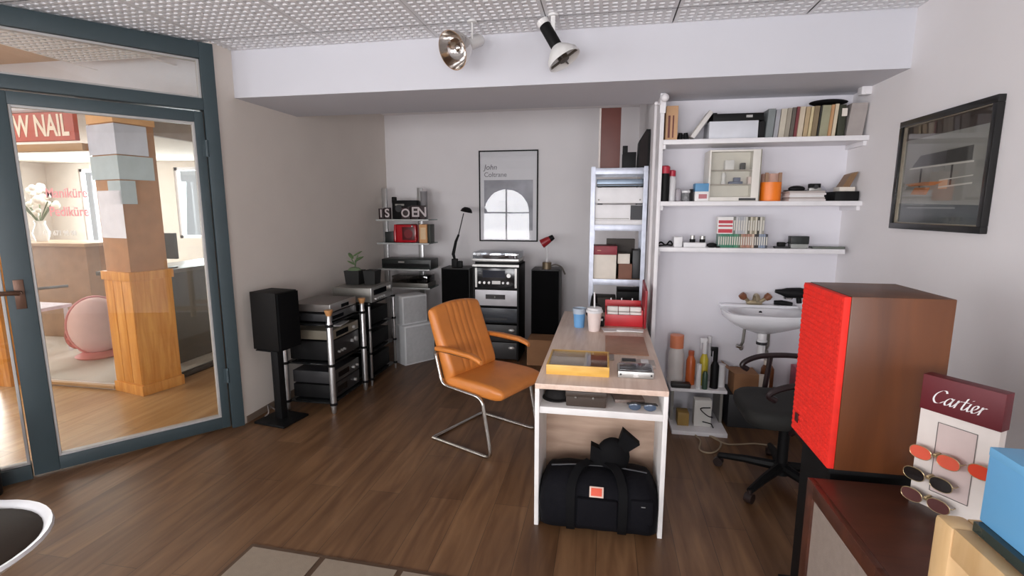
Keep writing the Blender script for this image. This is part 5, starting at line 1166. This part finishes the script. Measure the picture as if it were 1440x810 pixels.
# ================================================================== office chair
oc = T('office_chair', 'black office chair with curved arms between desk and red loudspeaker', 'chair', (1.06, 3.02, 0))
fab = M('charcoal_upholstery', (36, 36, 34), .8, bump=.2); mar = M('dark_maroon_arm', (34, 18, 20), .4)
part(G().lathe([(0, .06), (.045, .06), (.045, .12), (.03, .13), (.03, .40), (0, .4)]), 'gas_column', black, oc)
for k in range(5):
    t = math.radians(227 + 72 * k); c, s = math.cos(t), math.sin(t)
    lg = part(G().tube([(.03 * c, .03 * s, .1), (.2 * c, .2 * s, .09), (.35 * c, .35 * s, .07)], [.03, .024, .018], 8), 'leg', black, oc)
    part(G().cyl((.35 * c - .02 * s, .35 * s + .02 * c, .028), (.35 * c + .02 * s, .35 * s - .02 * c, .028), .028, seg=14).cyl((.35 * c, .35 * s, .03), (.35 * c, .35 * s, .075), .01, seg=8), 'caster', M('dark_brown_caster', (40, 28, 26), .4), lg)
g = G(); loft(g, [[(p * k, q * k * .95, z) for p, q in rrect(.52, .5, .12, 6)] for z, k in ((.40, .8), (.415, .95), (.45, 1.0), (.49, .99), (.505, .93), (.51, .7))]); part(g, 'seat', fab, oc, ang=60)
part(G().box(-.12, .12, -.1, .1, .38, .40, .004), 'mechanism', black, oc)
g = G(); loft(g, [[(.245 + .07 * ((z - .55) / .45) + p, q, z) for p, q in rrect(.075 * k, .44 * k2, .03 * k, 5)] for z, k, k2 in ((.50, .6, .7), (.54, .9, .9), (.7, 1, 1), (.78, .95, .97), (.82, .5, .8))]); part(g, 'backrest', fab, oc, ang=60)
part(G().tube([(.05, 0, .39), (.24, 0, .42), (.29, 0, .6)], .018, 8), 'back_bracket', black, oc)
for s in (-1, 1):
    part(G().tube(smooth_path([(-.15, .27 * s, .60), (-.185, .27 * s, .625), (-.15, .275 * s, .66), (-.06, .28 * s, .69), (.1, .28 * s, .70), (.25, .26 * s, .69)], 6), .017, 10), 'armrest', mar, oc); part(G().tube([(-.05, .24 * s, .41), (-.04, .285 * s, .45), (-.02, .282 * s, .685)], .016, 8), 'arm_support', mar, oc)

# ================================================================== framed picture on the right wall
pc_ = T('framed_picture', 'black framed picture of a lakeside pier on the right wall', 'picture', (WR - .001, 2.962, 1.49), -PI / 2)
w, H = .372, .596
g = G(); g.box(-w, w, -.03, 0, 0, .032, .003); g.box(-w, w, -.03, 0, H - .032, H, .003); g.box(-w, -w + .03, -.03, 0, .032, H - .032, .003); g.box(w - .03, w, -.03, 0, .032, H - .032, .003); part(g, 'frame', M('black_lacquer_frame', (22, 22, 22), .25), pc_)
g = G(); q = .03
for a, b, c, d in ((-w + q, w - q, q + .002, q + .007), (-w + q, w - q, H - q - .007, H - q - .002), (-w + q, -w + q + .005, q + .007, H - q - .007), (w - q - .005, w - q, q + .007, H - q - .007)): g.box(a, b, -.02, -.004, c, d)
part(g, 'inner_slip', M('pewter_slip', (150, 140, 124), .35, .6), pc_)
iw, ih = 2 * (w - .036), H - .074; ox, oz = -w + .036, .038
pr_ = part(G().box(ox, ox + iw, -.006, -.002, oz, oz + ih), 'print', M('grey_mist_print', (128, 128, 122), .6, var=.05, scale=3), pc_)
def art(n, poly, m, k): part(G().prism([(ox + u * iw, oz + v * ih) for u, v in poly], -.0065 - k * .0003, -.006, 'y'), n, m, pr_)
rd_ = M('print_dark', (52, 52, 50), .6, var=.2); rl_ = M('print_pale', (186, 184, 174), .6); ro_ = M('print_orange', (166, 106, 62), .6, var=.3)
art('upper_band', [(0, .86), (1, .86), (1, 1), (0, 1)], M('brown_band', (58, 48, 42), .6, var=.25), 1)  # dark brown band along the top of the picture
art('water', [(0, 0), (1, 0), (1, .17), (0, .2)], M('print_water', (70, 76, 76), .6, var=.25), 1)
art('roof', [(.13, .57), (.83, .57), (.83, .70), (.23, .68)], rd_, 1); art('eave', [(.1, .55), (.85, .55), (.85, .565), (.1, .565)], rl_, 2)
for u in (.25, .62): art('pier_post', [(u, .36), (u + .02, .36), (u + .02, .55), (u, .55)], rd_, 1)
art('boat', [(.06, .40), (.12, .375), (.45, .37), (.55, .40), (.3, .41)], ro_, 2); art('reflection', [(.15, .29), (.36, .28), (.4, .35), (.2, .36)], ro_, 1); art('rail', [(.5, .34), (.86, .36), (.86, .375), (.5, .355)], rl_, 2); art('rail', [(.5, .41), (.86, .43), (.86, .44), (.5, .42)], rl_, 2); art('hut', [(.5, .33), (.6, .33), (.6, .42), (.5, .42)], M('print_peach', (182, 150, 124), .6), 1); art('caption', [(.12, .145), (.72, .14), (.72, .155), (.12, .16)], M('print_grey', (120, 124, 122), .6), 2)
part(G().box(-w + .03, w - .03, -.0135, -.011, .032, H - .032), 'glazing', glass('picture_glass', (254, 254, 254), .015, graze=.22), pc_)

# ================================================================== red loudspeaker on its plinth
rz0 = .70
p = atZ(1163, 660, rz0); X0 = p.x; Y0 = p.y; Y1 = atZ(1105, 600, rz0).y; rz1 = atY(1187, 417, Y0).z; X1 = atY(1347, 421, Y0).x
teak = wood('warm_walnut', (74, 40, 20), (106, 60, 30), .4, (3, 3, .5), 2.0)
rs = T('vintage_loudspeaker', 'large wooden loudspeaker with bright red waffle front', 'loudspeaker', ((X0 + X1) / 2, (Y0 + Y1) / 2, rz0))
part(G().box(X0 + .022, X1, Y0, Y1, rz0, rz1, .004), 'cabinet', teak, rs, True)
redf = M('red_foam', (226, 36, 22), .75, var=.08, scale=30)
g = G(); g.box(X0, X0 + .022, Y0 + .002, Y1 - .002, rz0 + .002, rz1 - .002, .003)
ny, nz = 18, 30; cy, cz = (Y1 - Y0 - .008) / ny, (rz1 - rz0 - .008) / nz
for i in range(ny):
    for j in range(nz):
        y = Y0 + .004 + i * cy; z = rz0 + .004 + j * cz; e = .0004; k = .007
        b_ = [(X0 + .0005, y + e, z + e), (X0 + .0005, y + cy - e, z + e), (X0 + .0005, y + cy - e, z + cz - e), (X0 + .0005, y + e, z + cz - e)]
        t_ = [(X0 - .004, y + k, z + k), (X0 - .004, y + cy - k, z + k), (X0 - .004, y + cy - k, z + cz - k), (X0 - .004, y + k, z + cz - k)]
        g.hexa(b_ + t_)
part(g, 'grille', redf, rs, True, kind=None)
part(G().box(X0 - .007, X0 - .003, Y1 - .075, Y1 - .045, rz0 + .05, rz0 + .085, .002), 'badge', M('dark_badge', (70, 20, 20), .4), rs, True)
pls = T('speaker_plinth', 'black plinth stand carrying the large red fronted loudspeaker', 'speaker stand', ((X0 + X1) / 2, (Y0 + Y1) / 2, 0))
part(G().box(X0 + .01, X1 - .01, Y0 + .01, Y1 - .01, rz0 - .02, rz0, .003), 'top_plate', black, pls, True); part(G().box(X0 + .03, X1 - .04, Y0 + .04, Y1 - .05, .02, rz0 - .02, .003), 'column', black, pls, True); part(G().box(X0 + .0, X1, Y0 + .01, Y1, 0, .02, .003), 'base_plate', black, pls, True)

# ================================================================== second loudspeaker used as a table
BX0, BX1, BY0, BY1, BZ = .715, 1.10, 1.285, min(1.79, Y0 - .005), .68
bsp = T('floor_loudspeaker', 'brown wooden loudspeaker with grey cloth front carrying the sunglasses display', 'loudspeaker', ((BX0 + BX1) / 2, (BY0 + BY1) / 2, 0))
ros = wood('red_brown_rosewood', (64, 36, 27), (86, 48, 34), .35, (1, 5, 5), 2.4)
g = G(); g.box(BX0 + .02, BX1, BY0, BY1, .03, BZ, .003); part(g, 'cabinet', ros, bsp, True)
g = G(); fr_ = .05; g.box(BX0, BX0 + .02, BY1 - fr_, BY1, .03, BZ, .002); g.box(BX0, BX0 + .02, BY0, BY0 + fr_, .03, BZ, .002); g.box(BX0, BX0 + .02, BY0 + fr_, BY1 - fr_, BZ - .05, BZ, .002); g.box(BX0, BX0 + .02, BY0 + fr_, BY1 - fr_, .03, .08, .002); part(g, 'front_frame', ros, bsp, True)
part(G().box(BX0 + .008, BX0 + .02, BY0 + fr_, BY1 - fr_, .08, BZ - .05), 'grille', M('grey_speaker_cloth', (140, 126, 116), .9, bump=.3, scale=40), bsp, True); part(G().box(BX0 + .04, BX1 - .03, BY0 + .03, BY1 - .03, 0, .03), 'plinth', black, bsp, True)

# ================================================================== sunglasses display card
th_ = math.atan2(-.825, .565)
dc = T('display_stand', 'white and burgundy sunglasses display stand with cursive lettering', 'display stand', (.99, 1.70, BZ), th_)
burg = M('burgundy_card', (94, 16, 28), .5)
part(G().box(-.009, .187, 0, .035, 0, .308, .002), 'board', M('white_display_card', (222, 214, 208), .5), dc)
part(G().box(-.011, .189, -.004, .04, .308, .418, .002), 'header', burg, dc)
part(G().box(.043, .139, -.0015, 0, .06, .279), 'printed_panel', M('grey_pink_panel', (206, 188, 184), .5), dc)
g = G()
for a, b, c, d in ((.042, .0435, .058, .28), (.1385, .14, .058, .28), (.042, .14, .279, .2805), (.042, .14, .058, .0595)): g.box(a, b, -.003, -.0014, c, d)
part(g, 'panel_outline', M('grey_line', (104, 100, 98), .5), dc)
strokes = [[(1.15, 1.42), (.98, 1.68), (.62, 1.6), (.22, 1.1), (.12, .48), (.38, .03), (.8, .08), (1.12, .42)], [(1.9, .82), (1.66, 1.0), (1.38, .72), (1.25, .3), (1.4, .02), (1.66, .25), (1.9, .82)], [(1.95, 1.0), (1.8, .35), (1.88, .03), (2.1, .25), (2.32, .7)], [(2.38, 1.0), (2.3, .5), (2.22, 0)], [(2.28, .5), (2.5, .93), (2.72, .95)], [(3.12, 1.5), (2.95, .7), (2.88, .2), (3.0, .03), (3.22, .25), (3.38, .6)], [(2.78, 1.0), (3.32, 1.02)], [(3.5, 1.0), (3.38, .3), (3.48, .03), (3.72, .28)], [(3.58, 1.38), (3.62, 1.44)], [(3.72, .28), (4.05, .55), (4.2, .88), (4.02, 1.0), (3.8, .7), (3.77, .25), (3.95, .02), (4.3, .35), (4.5, .7)], [(4.55, 1.0), (4.48, .45), (4.42, 0)], [(4.46, .5), (4.7, .93), (4.92, .93)]]
g = G(); sc = .0262
for st_ in strokes:
    P = smooth_path([(x + .22 * y, 0, y) for x, y in st_], 8) if len(st_) > 2 else [Vector((st_[0][0] + .22 * st_[0][1], 0, st_[0][1])), Vector((st_[1][0] + .22 * st_[1][1], 0, st_[1][1]))]
    nib = Vector((.085, 0, .035))
    prev = None
    rings = []
    for p in P:
        a = (p - nib); b = (p + nib)
        rings.append([(.018 + a.x * sc, -.0055, .338 + a.z * sc), (.018 + b.x * sc, -.0055, .338 + b.z * sc), (.018 + b.x * sc, -.004, .338 + b.z * sc), (.018 + a.x * sc, -.004, .338 + a.z * sc)])
    loft(g, rings)
part(g, 'lettering', M('white_lettering', (240, 240, 240), .5), dc)
gold = M('thin_gold_wire', (190, 170, 130), .3, .8)
def shades(label, s, z, lensm, loc_only=None):
    o = T('sunglasses', label, 'sunglasses', Vector((.99, 1.70, BZ)) + Matrix.Rotation(th_, 3, 'Z') @ Vector((s, -.03, z)), th_, 'sunglasses on the display stand')
    for sx in (-1, 1):
        out = [(sx * .036 + .029 * math.copysign(abs(math.cos(t)) ** .8, math.cos(t)),   .019 * math.sin(t) + (.003 if math.sin(t) > 0 else 0)) for t in [2 * PI * k / 24 for k in range(24)]]
        part(G().prism(out, -.001, .001, 'y'), 'lens', lensm, o); part(G().tube([(x, 0, zz) for x, zz in out], .0014, 6, closed=True), 'rim', gold, o)
        part(G().tube([(sx * .06, 0, .006), (sx * .068, .01, .006), (sx * .066, .028, .004)], .0014, 6), 'temple', gold, o)
    part(G().tube([(-.008, 0, .006), (0, -.002, .01), (.008, 0, .006)], .0014, 6), 'bridge', gold, o)
    g = G()
    for sx in (-1, 1): g.cyl((sx * .012, .004, -.004), (sx * .012, .006, .004), .002, seg=6)
    g.box(-.004, .004, .0, .0295, .002, .012, .001)
    part(g, 'nose_pads', gold, o)
shades('orange lens sunglasses at the upper left of the display stand', .056, .176, M('orange_lens', (222, 96, 74), .15))
shades('black lens sunglasses in the middle of the display stand', .046, .10, M('black_lens', (26, 20, 20), .1))
shades('brown lens sunglasses lowest on the display stand', .047, .031, M('brown_lens', (92, 58, 56), .12))
shades('red orange sunglasses at the right of the display stand near the blue box', .204, .184, M('red_orange_lens', (216, 70, 46), .15))

# ================================================================== pale wooden stand with glass top and blue box
bw_ = wood('pale_birch', (206, 168, 118), (224, 190, 142), .45, (5, 5, .8), 2.5)
ps_ = T('glass_top_stand', 'pale birch stand with dark glass top in the right foreground', 'stand', (1.06, .93, 0))
for sx, sy in ((-.255, .285), (-.255, -.285), (.255, .285), (.255, -.285)): part(G().box(sx - .03, sx + .03, sy - .03, sy + .03, 0, .9, .012), 'leg', bw_, ps_)
for sx in (-.262, .262): part(G().box(sx - .018, sx + .018, -.255, .255, .83, .899, .003), 'rail', bw_, ps_); part(G().box(sx - .018, sx + .018, -.255, .255, .2, .26, .003), 'rail', bw_, ps_)
for sy in (-.285, .285): part(G().box(-.225, .225, sy - .018, sy + .018, .83, .899, .003), 'rail', bw_, ps_)
part(G().box(-.225, .225, -.25, .25, .3, .80), 'inner_panel', M('dark_umber_panel', (70, 48, 30), .6), ps_) if False else None
gt = G().prism([(-.245, -.255), (.245, -.255), (.245, .255), (-.245, .255)], .9, .922, 'z'); part(gt, 'glass_top', M('dark_green_glass', (42, 54, 52), .1), ps_)
bl_ = T('blue_box', 'sky blue box on the dark glass top at the right edge', 'box', (.948, 1.075, .922))
part(G().box(-.118, .13, -.16, .118, 0, .17, .004), 'body', M('sky_blue_box', (104, 168, 214), .45, var=.02), bl_); part(G().box(-.1186, .1306, -.1606, .1186, .152, .172, .003), 'lid', M('sky_blue_lid', (112, 176, 220), .45, var=.02), bl_)

# ================================================================== ceiling spotlights
def orient(o, d):
    return Matrix.Translation(o) @ Vector(d).normalized().to_track_quat('Z', 'Y').to_matrix().to_4x4()
refl = M('mirror_reflector', (214, 210, 206), .12, 1, var=.02); lw_ = M('lamp_white', (222, 221, 219), .35)
a = atZ(664, 29, ZC); Yl = a.y
s1_ = T('ceiling_spotlight', 'silver bowl spotlight facing left under the ceiling', 'spotlight', (a.x, Yl, ZC - .16))
c = atY(636, 71, Yl - .10); tail = atY(676, 56, Yl + .09); ax = (c - tail).normalized(); L_ = (c - tail).length
Mo = orient(tail, ax)
part(G().lathe([(0, 0), (.03, 0), (.036, .01), (.036, L_ * .5), (.045, L_ * .55), (0, L_ * .56)], seg=20, T=Mo), 'lamp_holder', lw_, s1_, True)
bowl = [(.045, L_ * .5), (.07, L_ * .62), (.098, L_ * .82), (.108, L_ * .97), (.11, L_), (.105, L_), (.092, L_ * .83), (.064, L_ * .66), (.0, L_ * .6)]
part(G().lathe(bowl, seg=32, T=Mo), 'reflector', refl, s1_, True, ang=60); part(G().sphere((0, 0, L_ * .74), (.03, .03, .035), 16, T=Mo), 'bulb_cap', refl, s1_, True)
m_ = atY(664, 57, Yl)
part(G().cyl((a.x, a.y, ZC - .001), m_, .006, seg=8).cyl((a.x, a.y, ZC), (a.x, a.y, ZC - .012), .03, seg=16), 'stem', lw_, s1_, True)
a = atZ(778, 20, ZC); Yl = a.y
s2_ = T('ceiling_spotlight', 'white spotlight with black holder facing down right under the ceiling', 'spotlight', (a.x, Yl, ZC - .2))
t0 = atY(766, 36, Yl + .0); c = atY(790, 78, Yl - .02); ax = (c - t0).normalized(); L_ = (c - t0).length + .035; Mo = orient(t0, ax)
part(G().lathe([(0, 0), (.032, 0), (.034, .006), (.034, L_ * .62), (0, L_ * .63)], seg=20, T=Mo), 'lamp_holder', black, s2_, True)
part(G().lathe([(0, 0), (.034, 0), (.036, -.03), (.02, -.04), (0, -.04)], seg=20, T=Mo), 'holder_cap', lw_, s2_, True)
part(G().lathe([(.034, L_ * .6), (.06, L_ * .7), (.092, L_ * .86), (.098, L_), (.093, L_), (.08, L_ * .92), (0, L_ * .8)], seg=32, T=Mo), 'reflector', lw_, s2_, True, ang=60)
part(G().lathe([(0, L_ * .82), (.03, L_ * .82), (.03, L_ * .99), (0, L_ * 1.0)], seg=20, T=Mo).box(-.09, .09, -.004, .004, L_ * .93, L_ * .98, T=Mo).box(-.004, .004, -.09, .09, L_ * .93, L_ * .98, T=Mo), 'spiller', M('bronze_dark_ring', (84, 76, 68), .35, .5), s2_, True)
b = atY(777, 55, Yl - .01)
part(G().box(a.x - .013, a.x + .013, a.y - .012, a.y - .004, b.z, ZC, .003).cyl((a.x, a.y, ZC), (a.x, a.y, ZC - .012), .03, seg=16).cyl((a.x, a.y - .03, b.z + .015), (a.x, a.y + .03, b.z + .015), .008, seg=8), 'stem', lw_, s2_, True)
# ================================================================== light
def area(name, loc, target, sx, sy, energy, col=(1, 1, 1)):
    l = bpy.data.lights.new(name, 'AREA'); l.shape = 'RECTANGLE'; l.size = sx; l.size_y = sy; l.energy = energy; l.color = col
    o = bpy.data.objects.new(name, l); COL.objects.link(o); o.location = loc
    o.rotation_euler = (Vector(target) - Vector(loc)).to_track_quat('-Z', 'Y').to_euler(); return o
DAY = (1.0, .958, .982)
for i, (a, b) in enumerate(((-3.45, -2.05), (-1.65, -.25), (.15, 1.50))):
    area('window_daylight', ((a + b) / 2, -2.75, 1.55), ((a + b) / 2, 0, 1.45), 1.7, 1.9, (230, 280, 230)[i], DAY)
area('added_side_light', (-4.5, -.5, 1.5), (0, -.2, 1.4), 2.8, 1.9, 170, DAY)  # shines through the added side window onto the right wall
area('salon_window_daylight', (-10.15, 5.6, 1.6), (-6, 5.4, 1.2), 2.6, 1.6, 380, (1, .97, .93))
area('salon_far_daylight', (-8.55, 7.85, 1.65), (-8.55, 4, 1.2), 1.3, 1.35, 190, (1, .98, .96))  # light for the added, unseen left salon window
area('salon_far_daylight_2', (-6.8, 7.85, 1.7), (-6.8, 4, 1.2), .9, 1.2, 190, (.95, .98, 1))
area('corridor_fill_light', (-5.6, 1.9, 2.78), (-5.6, 1.9, 0), .6, 2.0, 85, (1, .94, .86))  # added fill to brighten the corridor and transom, no visible fitting
area('salon_fill_light', (-6.5, 5.4, 2.39), (-6.5, 5.4, 0), 1.6, 1.6, 60, (1, .95, .9))  # added overhead fill for the salon, no visible fitting
w = bpy.data.worlds.new('world'); scene.world = w; w.use_nodes = True
bgn = w.node_tree.nodes['Background']; bgn.inputs['Color'].default_value = (1, .95, .98, 1); bgn.inputs['Strength'].default_value = 1.0
scene.view_settings.view_transform = 'Standard'; scene.view_settings.look = 'None'; scene.view_settings.gamma = 1
scene.view_settings.use_curve_mapping = False; scene.view_settings.exposure = -0.4
scene.cycles.use_denoising = True
scene.cycles.max_bounces = 8; scene.cycles.diffuse_bounces = 5; scene.cycles.glossy_bounces = 4; scene.cycles.transparent_max_bounces = 16
scene.cycles.sample_clamp_indirect = 6
